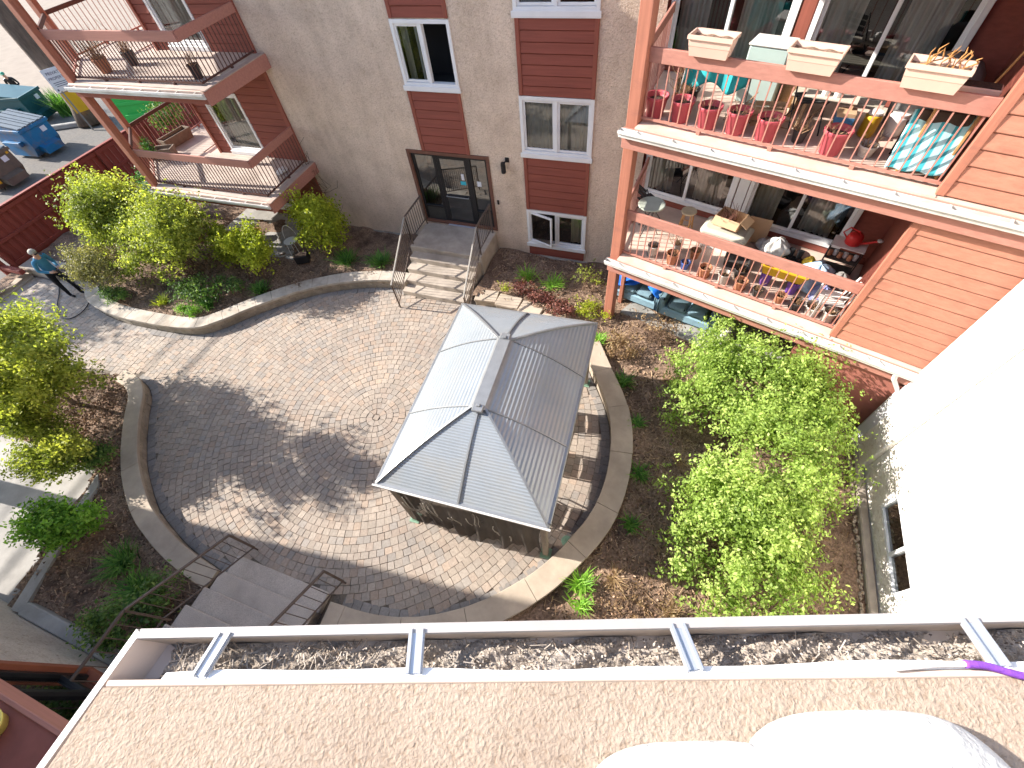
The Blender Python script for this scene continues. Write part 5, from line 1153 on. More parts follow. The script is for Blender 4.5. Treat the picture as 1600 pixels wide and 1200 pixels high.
# ------------------------------------------------------------------ things on the right-hand balconies
def dry_stems(par, r, z, n, h, seed, mat=None, spread=.8, name='dried_stems'):
    q = random.Random(seed); b = MB()
    for i in range(n):
        a = q.uniform(0, 6.28); d = r * math.sqrt(q.random()) * .8; p = Vector((d * math.cos(a), d * math.sin(a), z)); P = [p]; dr = Vector((q.gauss(0, .35) * spread, q.gauss(0, .35) * spread, 1)).normalized(); L = h * q.uniform(.4, 1.1)
        for k in range(3): p = p + (dr + Vector((q.gauss(0, .3), q.gauss(0, .3), q.gauss(-.05, .2)))) * L / 3; P.append(p)
        b.tube(P, [.006, .005, .004, .002], 4)
    return b.build(name, mat or m_dry, par)
def pot(loc, r, h, mat, label, group=None, seed=0, stems=8, sh=.25, saucer=False, name='flower_pot', cat='pot', rim=.03):
    t = thing(name, label, cat, loc, 0, group)
    b = MB(); b.lathe([(r * .68, 0), (r * .72, .01), (r * .93, h - rim - .01), (r, h - rim), (r * 1.04, h - .008), (r * 1.02, h), (r * .94, h), (r * .90, h - .04), (r * .82, h - .10), (0, h - .10)], (0, 0, 0), 22); b.build('pot', mat, t, True)
    b = MB(); b.lathe([(0, h - .075), (r * .45, h - .07), (r * .87, h - .08)], (0, 0, 0), 16); b.build('soil', m_soil, t)
    if stems: dry_stems(t, r * .8, h - .08, stems, sh, seed)
    if saucer: b = MB(); b.lathe([(r * .8, 0), (r * .95, .03), (r * .92, .03), (r * .78, .008), (0, .008)], (0, 0, 0), 20); b.build('saucer', mat, t)
    return t
g = 'red flower pots behind the upper balcony rail'
names = ['leftmost red plastic pot on the upper right balcony, tucked beside the corner post', 'second red plastic pot from the corner post on the upper right balcony', 'third red plastic pot from the corner post on the upper right balcony', 'fourth red plastic pot from the corner post, dry twigs leaning out', 'fifth red plastic pot from the corner post on the upper right balcony', 'lone red plastic pot on the upper right balcony, apart to the right of the row']
for i, (s, lb) in enumerate(zip((.30, .74, 1.20, 1.65, 2.11, 3.02), names)):
    tilt = pot(RW(s, -.40 - .02 * (i % 2), D2 + .002), .185, .33, m_potred, lb, g, 100 + i, (3, 4, 6, 12, 10, 12)[i], .22, rim=.05)
def planter_box(s0, s1, label, seed, stems, k=0):
    c = RW((s0 + s1) / 2, -.14, D2 + 1.065); t = thing('planter_box', label, 'planter', c, RWA + rnd.uniform(-.02, .02), 'peach planters on the upper rail'); L = (s1 - s0) / 2
    b = MB(); y0, y1 = -.15, .13
    def ringv(l, a, c_, z): return [(-l, a, z), (l, a, z), (l, c_, z), (-l, c_, z)]
    lv = [ringv(L * .86, y0 + .04, y1 - .04, -.02), ringv(L * .93, y0 + .015, y1 - .015, .10), ringv(L * .935, y0 + .01, y1 - .01, .105), ringv(L * .97, y0, y1, .185), ringv(L * 1.02, y0 - .022, y1 + .022, .19), ringv(L * 1.02, y0 - .022, y1 + .022, .235), ringv(L * .96, y0 + .01, y1 - .01, .235), ringv(L * .92, y0 + .03, y1 - .03, .175)]
    V = [p for l in lv for p in l]; F = [(3, 2, 1, 0)] + [(4 * i + j, 4 * i + (j + 1) % 4, 4 * i + 4 + (j + 1) % 4, 4 * i + 4 + j) for i in range(len(lv) - 1) for j in range(4)]
    b.add(V, F); b.build('box', m_peach, t)
    b = MB(); b.grid(lambda u, v: (-L * .92 + L * 1.84 * u, y0 + .03 + (y1 - y0 - .06) * v, .185 + .02 * math.sin(u * 17 + seed) * math.sin(v * 9)), 16, 4); b.build('soil', M('planter_soil%d' % seed, (.22, .15, .11), .4, 40, .95), t)
    if stems:
        q = random.Random(seed); b = MB()
        for i in range(stems):
            p = Vector((q.uniform(-L * .8, L * .8), 0, .19)); P = [p]
            for k in range(4): p = p + Vector((q.gauss(.015, .03), q.gauss(0, .03), q.uniform(.02, .07))); P.append(p)
            b.tube(P, [.005, .006, .010, .009, .003], 5)
        b.build('dried_flowers', M('dried_flower_orange', (.40, .20, .07), .3, 30, .9), t)
planter_box(.77, 1.38, 'peach plastic planter box on the upper right rail, the one nearest the corner post', 1, 0)
planter_box(2.09, 2.71, 'peach plastic planter box in the middle of the upper right rail', 2, 0)
planter_box(3.38, 4.0, 'peach planter box on the upper right rail holding dried orange flower stalks', 3, 12)
# teal cloth over a line, striped towel over a chair
def cloth(name, label, cat, f, nu, nv, mat, loc, rz=RWA, th=.004):
    t = thing(name, label, cat, loc, rz); b = MB(); b.grid(f, nu, nv); o = b.build('fabric', mat, t, True); sm = o.modifiers.new('thick', 'SOLIDIFY'); sm.thickness = th; return t
t = cloth('teal_cloth', 'bright teal cloth draped on the upper right balcony behind the red pots', 'cloth', lambda u, v: (-.5 + u * 1.0, .05 * math.sin(u * 13) + (.10 if v > .5 else -.03) * abs(v - .5) * 2, .78 - abs(v - .5) * (.72 + .14 * math.sin(u * 11))), 34, 14, m_teal, RW(1.05, -.80, D2 + .0))
b = MB(); b.tube([(-.52, .02, .785), (.52, .02, .785)], .012, 6)
for sx in (-.5, .5): b.tube([(sx, -.2, 0), (sx, .02, .78), (sx, .24, 0)], .012, 6)
b.build('drying_rack', m_alu, t)
t = cloth('striped_towel', 'turquoise and white striped towel hung over a chair on the upper right balcony', 'towel', lambda u, v: (-.33 + u * .66, -.16 - .20 * (1 - v) ** 1.5 + (.10 * (v - .7) if v > .7 else 0), .12 + .62 * v + .015 * math.sin(u * 14)), 30, 16, m_towel, RW(4.02, -.50, D2), RWA + .12)
b = MB(); b.cbox(-.28, .28, -.1, .32, .40, .44, .01); b.cbox(-.28, .28, -.16, -.12, .44, .76, .01); b.build('chair_seat', M('dark_wood', (.06, .04, .03), .2, 8), t)
for sx in (-.25, .25):
    for sy in (-.12, .28): b = MB(); b.tube([(sx, sy, 0), (sx, sy, .42)], .018, 6); b.build('leg', m_black, t)
# folding chairs, bench, containers
def fold_chair(loc, rz, label, mat=None):
    t = thing('folding_chair', label, 'chair', loc, rz); mat = mat or m_black
    for k in range(5): b = MB(); b.cbox(-.2, .2, -.19 + .076 * k, -.13 + .076 * k, .43, .447, .004); b.build('seat_slat', mat, t)
    for k in range(3): b = MB(); b.cbox(-.2, .2, .21 + .01 * k, .23 + .01 * k, .62 + .08 * k, .675 + .08 * k, .004); b.build('back_slat', mat, t)
    for s in (-1, 1): b = MB(); b.tube([(s * .215, -.25, 0), (s * .215, .02, .40), (s * .215, .25, .88)], .011, 6); b.build('front_leg', mat, t); b = MB(); b.tube([(s * .195, .30, 0), (s * .195, -.18, .44)], .011, 6); b.build('rear_leg', mat, t)
    return t
fold_chair(RW(2.45, -.95, D2 + .002), RWA + .5, 'dark folding chair on the upper right balcony between the pots and the striped towel')
fold_chair(RW(.02, -1.55, D1 + .002), RWA + 2.6, 'black metal folding chair behind the round bistro table on the lower balcony')
t = thing('low_bench', 'low pale slatted bench on the upper right balcony behind the pots', 'bench', RW(2.75, -1.45, D2), RWA)
for k in range(5): b = MB(); b.cbox(-.62, .62, -.2 + .085 * k, -.13 + .085 * k, .30, .325, .004); b.build('slat', M('bench_wood%d' % k, (.46, .42, .34), .15, 6), t)
for sx in (-.55, .55): b = MB(); b.cbox(sx - .03, sx + .03, -.19, .2, 0, .30, .006); b.build('leg', m_card, t)
def canister(loc, r, h, mat, label, name='container', cat='container', lid=None):
    t = thing(name, label, cat, loc); b = MB(); b.lathe([(r * .9, 0), (r, .02), (r, h - .03), (r * .95, h - .01), (r * .8, h), (0, h)], (0, 0, 0), 16); b.build('body', mat, t, True)
    b = MB(); b.lathe([(r * .86, h), (r * .86, h + .03), (0, h + .035)], (0, 0, 0), 14); b.build('lid', lid or m_bin, t); return t
canister(RW(3.32, -1.15, D2), .11, .30, m_yellow, 'yellow tub with a white lid on the upper right balcony floor')
canister(RW(3.62, -1.35, D2), .13, .26, m_bin, 'white bucket beside the yellow tub on the upper right balcony')
t = thing('painted_box', 'wooden box banded yellow and blue on the upper right balcony', 'box', RW(2.98, -.95, D2), RWA + .2)
b = MB(); b.cbox(-.12, .12, -.1, .1, 0, .36, .008); b.build('box', m_card, t); b = MB(); b.cbox(-.123, .123, -.103, .103, .20, .30, .004); b.build('blue_band', M('band_blue', (.05, .16, .32), .1, 6), t); b = MB(); b.cbox(-.123, .123, -.103, .103, .08, .17, .004); b.build('yellow_band', m_yellow, t)
# covered grill
t = thing('covered_grill', 'grill under a grey domed cover at the right end of the upper balcony', 'grill', RW(3.85, -1.65, D2), RWA)
b = MB(); b.lathe([(.34, 0), (.36, .3), (.37, .62), (.35, .74), (.27, .86), (.14, .93), (0, .95)], (0, 0, 0), 24, 1.2, .9); b.v = [(x * (1 + .03 * math.sin(11 * math.atan2(y, x))), y * (1 + .03 * math.sin(11 * math.atan2(y, x))), z) for x, y, z in b.v]; b.build('cover', m_greycov, t, True)
b = MB(); b.tube([(-.2, -.33, .72), (-.2, -.39, .72), (.2, -.39, .72), (.2, -.33, .72)], .012, 6); b.build('handle', m_black, t)
b = MB(); b.tube([RW(4.22, -1.25, D2 + .02), RW(4.40, -.85, D2 + 1.35)], .014, 8); tag(b.build('broom_handle', m_wood), 'pale wooden pole leaning in the right corner of the upper balcony', 'pole')
t = thing('storage_cabinet', 'clear greenish plastic cabinet against the upper balcony door', 'cabinet', RW(1.55, -1.65, D2), RWA)
b = MB(); b.cbox(-.3, .3, -.2, .2, 0, .80, .02); b.build('body', M('plastic_mint', (.40, .50, .47), .08, 4, .25), t); b = MB(); b.cbox(-.32, .32, -.22, .22, .80, .84, .015); b.build('lid', m_bin, t)
for i, (s, o_, r_, h_, lb) in enumerate(((.62, -1.05, .14, .24, 'black pot of dried stalks near the left end of the upper right balcony'), (.35, -1.35, .13, .22, 'small black pot of straw-coloured stalks beside the upper balcony door'))):
    t = pot(RW(s, o_, D2), r_, h_, m_black, lb, None, 130 + i, 26, .55)
b = MB(); q = random.Random(4)
for i in range(16):
    p = Vector((q.uniform(-.35, .35), q.uniform(-.2, .2), .02)); P = [p]
    for k in range(4): p = p + Vector((q.gauss(.06, .10), q.gauss(0, .08), abs(q.gauss(.02, .05)))); P.append(p)
    b.tube(P, .008, 4)
o = b.build('branch_pile', m_dry); o.location = RW(1.55, -.85, D2); o.rotation_euler = (0, 0, RWA); tag(o, 'pile of dry branches on the upper right balcony floor behind the pots', 'branches')
t = thing('trough_planter', 'low peach trough of dry plants at the right end of the upper balcony', 'planter', RW(4.12, -.35, D2 + .55), RWA)
b = MB(); b.cbox(-.25, .25, -.1, .1, .40, .52, .01); b.build('box', m_peach, t); b = MB(); b.cbox(-.23, .23, -.08, .08, .515, .53, .004); b.build('soil', m_soil, t)
for sx in (-.22, .22): b = MB(); b.cbox(sx - .015, sx + .015, -.08, .08, -.55, .40, .004); b.build('stand_leg', m_wood, t)

# lower balcony
t = thing('bistro_table', 'round glass-topped bistro table by the corner post on the lower balcony', 'table', RW(.32, -1.02, D1 + .002))
b = MB(); b.lathe([(.0, .70), (.27, .70), (.285, .708), (.285, .722), (.27, .73), (0, .73)], (0, 0, 0), 28); b.build('table_top', m_tabletop, t)
for k in range(3):
    a = k * 2.094; b = MB(); b.tube([(.24 * math.cos(a), .24 * math.sin(a), 0), (.05 * math.cos(a + .6), .05 * math.sin(a + .6), .36), (.2 * math.cos(a + .9), .2 * math.sin(a + .9), .70)], .009, 6); b.build('leg', m_black, t)
t = thing('stool', 'round wooden stool beside the white storage bin on the lower balcony', 'stool', RW(.98, -1.55, D1 + .002))
b = MB(); b.lathe([(.0, .43), (.15, .43), (.165, .45), (.16, .475), (0, .48)], (0, 0, 0), 22); b.build('seat', M('stool_seat', (.45, .38, .27), .12, 8), t)
for k in range(4):
    a = k * PI / 2 + .5; b = MB(); b.tube([(.17 * math.cos(a), .17 * math.sin(a), 0), (.11 * math.cos(a), .11 * math.sin(a), .44)], .017, 7); b.build('leg', m_wood, t)
    a2 = a + PI / 2; b = MB(); b.tube([(.145 * math.cos(a), .145 * math.sin(a), .16), (.145 * math.cos(a2), .145 * math.sin(a2), .16)], .009, 6); b.build('stretcher', m_wood, t)
t = thing('storage_bin', 'white plastic storage bin with a grey-green lid on the lower balcony', 'bin', RW(1.88, -1.42, D1 + .002), RWA)
def rrect(l, w, r_, z, n=5):
    P = []
    for cx, cy, a0 in ((l - r_, w - r_, 0), (-l + r_, w - r_, PI / 2), (-l + r_, -w + r_, PI), (l - r_, -w + r_, 1.5 * PI)):
        for k in range(n): a = a0 + PI / 2 * k / (n - 1); P.append((cx + r_ * math.cos(a), cy + r_ * math.sin(a), z))
    return P
def loft(b, rings, cap0=True, cap1=True):
    n = len(rings[0]); V = [p for r_ in rings for p in r_]; F = [(n * i + j, n * i + (j + 1) % n, n * i + n + (j + 1) % n, n * i + n + j) for i in range(len(rings) - 1) for j in range(n)]
    if cap0: F.append(tuple(range(n))[::-1])
    if cap1: F.append(tuple(n * (len(rings) - 1) + j for j in range(n)))
    b.add(V, F)
b = MB(); loft(b, [rrect(.40, .22, .06, 0), rrect(.44, .25, .07, .30), rrect(.46, .27, .07, .31), rrect(.46, .27, .07, .36)]); b.build('tub', m_bin, t)
b = MB(); loft(b, [rrect(.48, .29, .08, .36), rrect(.48, .29, .08, .40), rrect(.43, .25, .07, .43), rrect(.40, .22, .07, .46)]); b.build('lid', m_binlid, t)
b = MB(); b.cbox(-.49, -.45, -.06, .06, .28, .36, .006); b.cbox(.45, .49, -.06, .06, .28, .36, .006); b.build('handle', m_terra, t)
t = thing('cardboard_box', 'open cardboard box of dried stems on top of the storage bin', 'box', RW(1.86, -1.50, D1 + .468), RWA - .1)
b = MB(); 
for a in ((-.26, .26, -.19, -.182), (-.26, .26, .182, .19), (-.26, -.252, -.182, .182), (.252, .26, -.182, .182)): b.box(a[0], a[1], a[2], a[3], .002, .22)
b.box(-.252, .252, -.182, .182, .002, .01); b.build('carton', m_card, t)
for (M4, nm) in ((Matrix.Translation((0, -.19, .22)) @ Matrix.Rotation(.7, 4, 'X'), 1), (Matrix.Translation((0, .19, .22)) @ Matrix.Rotation(-.9, 4, 'X') @ Matrix.Rotation(PI, 4, 'Z'), 1)): b = MB(); b.box(-.26, .26, -.17, 0, -.003, .003, M4); b.build('flap', m_card, t)
b = MB(); b.box(0, .18, -.18, .18, -.003, .003, Matrix.Translation((.26, 0, .22)) @ Matrix.Rotation(.5, 4, 'Y')); b.build('flap', m_card, t)
dry_stems(t, .17, .06, 60, .34, 8, M('dead_geranium', (.17, .075, .055), .3, 30, .9), 1.1)
def sack(loc, r, mat, label, seed, cat='bag', name='plastic_bag'):
    b = MB(); q = random.Random(seed); n, m = 22, 14; ph = [q.uniform(0, 6) for _ in range(8)]
    def f(u, v):
        a = 2 * PI * u; t_ = PI * v; w = 1 + .12 * math.sin(3 * a + ph[0] + 2 * t_) + .09 * math.sin(7 * a + ph[1]) * math.sin(t_ * 3 + ph[2]) + .06 * math.sin(11 * a + 5 * t_ + ph[3])
        z = (1 - math.cos(t_)) / 2; k = math.sin(t_) * (1.15 - .45 * z) * w
        return (r[0] * k * math.cos(a), r[1] * k * math.sin(a), r[2] * 2 * max(.0, z - .04 + .04 * math.sin(5 * a + ph[4]) * z))
    b.grid(f, n * 2, m * 2); o = b.build(name, mat, None, True); o.location = loc; o.rotation_euler = (0, 0, q.uniform(0, 3)); return tag(o, label, cat)
sack(RW(2.86, -1.65, D1 + .002), (.30, .24, .20), m_bag, 'crumpled white plastic bag against the lower balcony door', 1)
sack(RW(2.58, -1.78, D1 + .002), (.15, .12, .1), m_bag, 'small grey plastic bag left of the larger white bag on the lower balcony', 2)
sack(RW(3.75, -1.12, D1 + .002), (.42, .34, .24), m_bagblue, 'pale blue and white plastic bag at the right end of the lower balcony', 3)
sack(RW(4.0, -.72, D1 + .002), (.22, .19, .18), M('bag_purple', (.20, .22, .42), .4, 9, .4, .6, 14, .03), 'dark blue plastic bag by the siding at the right end of the lower balcony', 4)
sack(RW(3.55, -1.55, D1 + .002), (.12, .10, .15), M('bag_yellow', (.62, .42, .04), .35, 12, .45, .6, 16, .02), 'yellow printed bag of plant food on the lower balcony', 5)
t = thing('boot_tray', 'pair of black rubber boots on a dark tray on the lower balcony', 'boots', RW(3.25, -1.62, D1 + .002), RWA)
b = MB(); b.cbox(-.22, .22, -.16, .16, 0, .025, .006); b.build('tray', m_net2, t)
for sx in (-.08, .08): b = MB(); b.tube([(sx, .06, .03), (sx, .06, .10), (sx, .07, .24)], [.055, .05, .06], 10); b.tube([(sx, .06, .065), (sx, -.10, .055)], [.05, .04], 8); b.build('boot', m_black, t)
t = thing('tub', 'long yellow plastic trough behind the pots on the lower balcony', 'tub', RW(3.25, -.72, D1 + .30), RWA + .03)
b = MB(); loft(b, [rrect(.36, .12, .05, 0), rrect(.40, .15, .05, .16), rrect(.42, .17, .05, .17), rrect(.42, .17, .05, .19), rrect(.38, .13, .05, .19), rrect(.36, .12, .05, .08)]); b.build('trough', m_yellow, t)
for i, (sx, lb) in enumerate(((-.25, 'purple pot under the left end of the yellow trough'), (.25, 'purple pot under the right end of the yellow trough'))):
    pot(RW(3.25 + sx, -.70, D1 + .002), .12, .292, m_purple, lb, 'purple pots under the trough', 0, 0)
t = thing('watering_can', 'red plastic watering can on the shelf at the right end of the lower balcony', 'can', RW(4.02, -1.75, D1 + .652), RWA - .2)
b = MB(); b.lathe([(.12, 0), (.135, .02), (.135, .14), (.11, .19), (.06, .21), (0, .21)], (0, 0, 0), 20); b.build('body', m_redcan, t, True)
b = MB(); b.tube([(.11, 0, .05), (.24, 0, .12), (.36, 0, .22)], [.03, .02, .016], 8); b.build('spout', m_redcan, t); b = MB(); b.lathe([(.0, 0), (.045, .0), (.05, .02), (0, .03)], (.375, 0, .22), 12); b.build('rose', m_bin, t)
b = MB(); b.tube([(-.12, 0, .06), (-.22, 0, .14), (-.15, 0, .27), (.02, 0, .25), (.05, 0, .20)], .014, 7); b.build('handle', m_redcan, t)
t = thing('shelf_rack', 'small white and black wire shelf rack below the red watering can', 'rack', RW(3.98, -1.72, D1 + .002), RWA)
for z in (.05, .35, .63): b = MB(); b.cbox(-.26, .30, -.18, .18, z, z + .018, .004); b.build('shelf', m_bin if z > .6 else m_net2, t)
for sx in (-.25, .29):
    for sy in (-.17, .17): b = MB(); b.tube([(sx, sy, 0), (sx, sy, .65)], .009, 6); b.build('upright', m_black, t)
q = random.Random(12)
for k in range(6): b = MB(); b.lathe([(.035, 0), (.04, .01), (.04, .10), (0, .11)], (-.2 + .085 * k, -.08 + .05 * (k % 2), .37), 10); b.build('jar', m_bag if k % 2 else m_terra, t)
t = thing('plastic_chair', 'white plastic chair arm and back wedged against the siding on the lower balcony', 'chair', RW(4.14, -.42, D1 + .002), RWA - 1.3)
b = MB(); b.grid(lambda u, v: (-.2 + .4 * u, -.2 + .4 * v, .40 - .02 * math.sin(PI * u)), 5, 5); b.build('seat', m_bin, t)
for k in range(4): b = MB(); b.tube([(-.16 + .107 * k, .2, .4), (-.17 + .113 * k, .28, .78)], .014, 6); b.build('back_slat', m_bin, t)
for sx in (-.2, .2):
    b = MB(); b.tube([(sx, .24, .62), (sx, -.18, .60), (sx, -.19, 0)], .02, 6); b.build('armrest', m_bin, t); b = MB(); b.tube([(sx, .26, 0), (sx, .2, .42), (sx * .9, .28, .78)], .018, 6); b.build('rear_leg', m_bin, t)
m_potgl = M('pot_glazed_white', (.50, .46, .42), .15, 6, .35); m_potbl = M('pot_blue', (.04, .10, .35), .15, 6, .4); m_potdk = M('pot_dark', (.05, .045, .045), .2, 6, .5)
LP = [(.77, -.38, .12, .27, m_potgl, 'tall cream pot nearest the corner post on the lower balcony', 14), (1.22, -.36, .13, .26, m_terra, 'terracotta pot with a pale rim, second from the corner post on the lower balcony', 9), (1.52, -.34, .095, .17, m_potbl, 'small blue pot between the terracotta pots on the lower balcony', 12), (1.94, -.31, .125, .24, m_terra, 'terracotta pot right of the small blue pot on the lower balcony', 8), (2.32, -.33, .12, .23, m_potgl, 'pale grey pot in the middle of the lower balcony row', 10), (2.55, -.62, .14, .24, m_potdk, 'large black pot standing behind the row on the lower balcony', 8), (2.66, -.30, .12, .23, m_terra, 'terracotta pot right of the pale grey pot on the lower balcony', 12), (3.0, -.30, .10, .17, m_potdk, 'small dark pot in front of the yellow trough, left one', 20), (3.4, -.34, .10, .18, m_terra, 'small terracotta pot in front of the yellow trough', 14), (3.70, -.30, .12, .20, m_potdk, 'dark pot of straw stalks right of the yellow trough', 34), (3.98, -.34, .15, .20, m_potgl, 'wide pale pot of dry stalks second from the siding', 30), (4.25, -.30, .12, .24, m_potgl, 'pale pot closest to the siding on the lower balcony', 24)]
for i, (s, o_, r_, h_, mt, lb, ns_) in enumerate(LP): pot(RW(s, o_, D1 + .002), r_, h_, mt, lb, 'mixed pots behind the lower balcony rail', 200 + i, ns_, .2, i % 3 == 0)

# blue sofas under the lower balcony
def sofa(loc, rz, w, label, tarp=False):
    t = thing('sofa', label, 'sofa', loc, rz)
    b = MB(); b.cbox(-w / 2, w / 2, -.36, .36, .05, .30, .04); b.build('base', m_sofa, t)
    n = 2
    for k in range(n):
        x0 = -w / 2 + .16 + (w - .32) / n * k; x1 = x0 + (w - .32) / n - .015
        b = MB(); b.cbox(x0, x1, -.37, .2, .30, .46, .05); b.build('seat_cushion', m_sofa, t, True)
        b = MB(); b.cbox(x0, x1, .12, .30, .44, .88, .06, Matrix.Translation((0, .1, .44)) @ Matrix.Rotation(-.22, 4, 'X') @ Matrix.Translation((0, -.1, -.44))); b.build('back_cushion', m_sofa, t, True)
    for s in (-1, 1): b = MB(); b.cbox(s * w / 2 - .09, s * w / 2 + .09, -.37, .40, .05, .58, .05); b.build('armrest', m_sofa, t, True)
    b = MB(); b.cbox(-w / 2, w / 2, .26, .42, .05, .80, .04); b.build('back_frame', m_sofa, t)
    return t
sofa(RW(1.75, -1.05, .29), RWA + .05, 1.25, 'grey-blue two-seat sofa on the ground patio under the lower balcony')
sofa(RW(.45, -1.05, .29), RWA + .02, 1.15, 'blue sofa half covered by a bright blue tarp under the lower balcony')
q = random.Random(5); p6 = [q.uniform(0, 6) for _ in range(8)]
def tarp_f(u, v):
    x = -.60 + 1.22 * u; s_ = v * (1.45 + .15 * math.sin(u * 8))
    if s_ < .55: y, z = .50 - s_ * .05, .45 + s_
    elif s_ < .85: y, z = .47 - (s_ - .55) * 1.17, 1.0 - (s_ - .55) * .05
    elif s_ < 1.22: y, z = .12 - (s_ - .85) * .45, .985 - (s_ - .85) * .9
    else: y, z = -.05 - (s_ - 1.22) * .98, .65 - (s_ - 1.22) * .3
    return (x + .03 * math.sin(v * 9 + p6[0]), y - .05 + .03 * math.sin(u * 17 + p6[1] + v * 6), z + .035 * math.sin(u * 11 + p6[2]) + .02 * math.sin(u * 23 + v * 14))
t = cloth('blue_tarp', 'bright blue tarp draped over the back of the left sofa', 'tarp', tarp_f, 40, 30, m_tarp, RW(.45, -1.05, .29), RWA + .02)
canister(RW(2.75, -.75, .29), .12, .32, M('clear_plastic', (.5, .5, .48), .1, 5, .2), 'clear plastic jug on the ground patio right of the sofa')

# ------------------------------------------------------------------ things on the left wing
t = thing('planter_trough', 'weathered wooden trough planter on the lower left balcony, the larger one', 'planter', (-16.02, 10.35, E1 + .012), 1.45)
b = MB(); loft(b, [rrect(.48, .16, .01, 0, 2), rrect(.52, .19, .01, .30, 2), rrect(.49, .16, .01, .30, 2), rrect(.47, .15, .01, .22, 2)]); b.build('box', M('weathered_wood', (.20, .15, .11), .25, 9), t)
b = MB(); b.cbox(-.47, .47, -.15, .15, .20, .225, .004); b.build('soil', m_soil, t)
t = thing('planter_trough', 'smaller empty wooden planter beside the larger one on the lower left balcony', 'planter', (-15.72, 9.55, E1 + .012), .35)
b = MB(); loft(b, [rrect(.28, .14, .01, 0, 2), rrect(.31, .17, .01, .26, 2), rrect(.28, .14, .01, .26, 2), rrect(.27, .13, .01, .18, 2)]); b.build('box', m_card if False else M('weathered_wood2', (.23, .18, .14), .25, 9), t)
b = MB(); b.cbox(-.27, .27, -.13, .13, .16, .185, .004); b.build('soil', m_soil, t)
shrub('potted_conifer', 'small dark conifer in the corner of the lower left balcony by the posts', 'plant', (-15.75, 9.1, E1), [(-15.75, 9.1, E1 + .4, .2, .2, .42)], 900, .05, m_blade, 71, 3, 8)
shrub('potted_plant', 'leafy plant beyond the side rail of the lower left balcony', 'plant', (-17.2, 11.3, 0), [(-17.2, 11.3, 2.4, .6, .7, .9)], 1600, .09, m_leafG, 72, 5, 14)
pt = pot((-11.05, 8.55, E2 + .012), .13, .28, m_potdk, 'black pot with a dead conifer twig on the upper left balcony, right corner', None, 80, 22, .5)
pt = pot((-14.15, 8.6, E2 + .012), .17, .30, m_terra, 'terracotta pot of bronze foliage on the upper left balcony by the posts', None, 81, 60, .7)
pt = pot((-13.75, 9.1, E2 + .012), .15, .30, m_potdk, 'dark pot of dry reeds behind the bronze one on the upper left balcony', None, 82, 40, .6)
sack((-11.0, 9.4, E1 + .015), (.22, .14, .07), m_bag, 'small grey bundle on the lower left balcony deck near the stucco corner', 9, 'bundle', 'bundle')
# below the left balcony
pot((-13.0, 7.9, .24), .22, .34, m_potdk, 'large dark glazed pot in the shade below the left balcony', None, 83, 5, .3)
pot((-12.75, 8.7, .225), .2, .26, m_terra, 'brown clay pot on the patio below the left balcony', None, 84, 0)
t = thing('wire_chair', 'white wire garden chair with a hoop back below the left balcony', 'chair', (-10.95, 8.35, .225), .4)
b = MB(); b.lathe([(.0, .42), (.2, .42), (.21, .43), (0, .435)], (0, 0, 0), 18); b.build('seat', m_bin, t)
b = MB(); b.tube([(.2 * math.cos(a), .14 + .08 * math.sin(a) * .3, .44 + .42 * math.sin(a)) for a in np.linspace(0, PI, 12)], .010, 6); b.build('hoop_back', m_bin, t)
for k in range(4): a = k * PI / 2 + .78; b = MB(); b.tube([(.2 * math.cos(a), .2 * math.sin(a), 0), (.16 * math.cos(a), .16 * math.sin(a), .42)], .009, 6); b.build('leg', m_bin, t)
t = thing('planter_stand', 'black plant stand box in front of the yellow shrub by the stucco wall', 'planter', (-10.35, 7.95, .2), .5)
b = MB(); b.cbox(-.2, .2, -.14, .14, .10, .34, .01); b.build('box', m_black, t); b = MB(); b.cbox(-.18, .18, -.12, .12, .335, .35, .004); b.build('soil', m_soil, t)

# ------------------------------------------------------------------ the viewer's balcony edge
ob = thing('balcony_edge', 'pink-beige textured balcony deck with a debris-filled gutter along the bottom of the view', 'balcony', (-1.24, -.26, 7.1), math.radians(19.7))
SD = Vector((-.337, -.941)); LX = 5.9
def side(y): return SD.x / SD.y * y       # x of the left edge line at local y
b = MB(); x1 = 5.9; yb = -2.3
b.add([(.025 + side(-.145), -.145, .0), (x1, -.145, .0), (x1, yb, .0), (.10 + side(yb), yb, .0), (.025 + side(-.145), -.145, -.2), (x1, -.145, -.2), (x1, yb, -.2), (.10 + side(yb), yb, -.2)], [(0, 1, 2, 3)[::-1], (4, 5, 6, 7), (0, 4, 5, 1)[::-1], (3, 2, 6, 7), (0, 3, 7, 4)[::-1]])
b.build('deck', m_stpink, ob)
m_edge = M('deck_edge_band', (.62, .50, .42), .06, 6, .8); m_lip = M('gutter_lip', (.42, .40, .39), .06, 6, .45, dirt=(.36, .33, .31)); m_flash = M('flashing_white', (.80, .80, .79), .04, 6, .4)
b = MB(); b.cbox(.03 + side(-.14), x1, -.1445, -.128, -.18, .004, .003); b.build('deck_edge', m_edge, ob)
b = MB(); b.grid(lambda u, v: (.02 + .12 + (x1 - .14) * u, -.1275 + (.016 + .004 * math.sin(u * 23) + .003 * math.sin(u * 61)) * v, .003 - .012 * v), 90, 1); b.build('flashing', m_flash, ob)
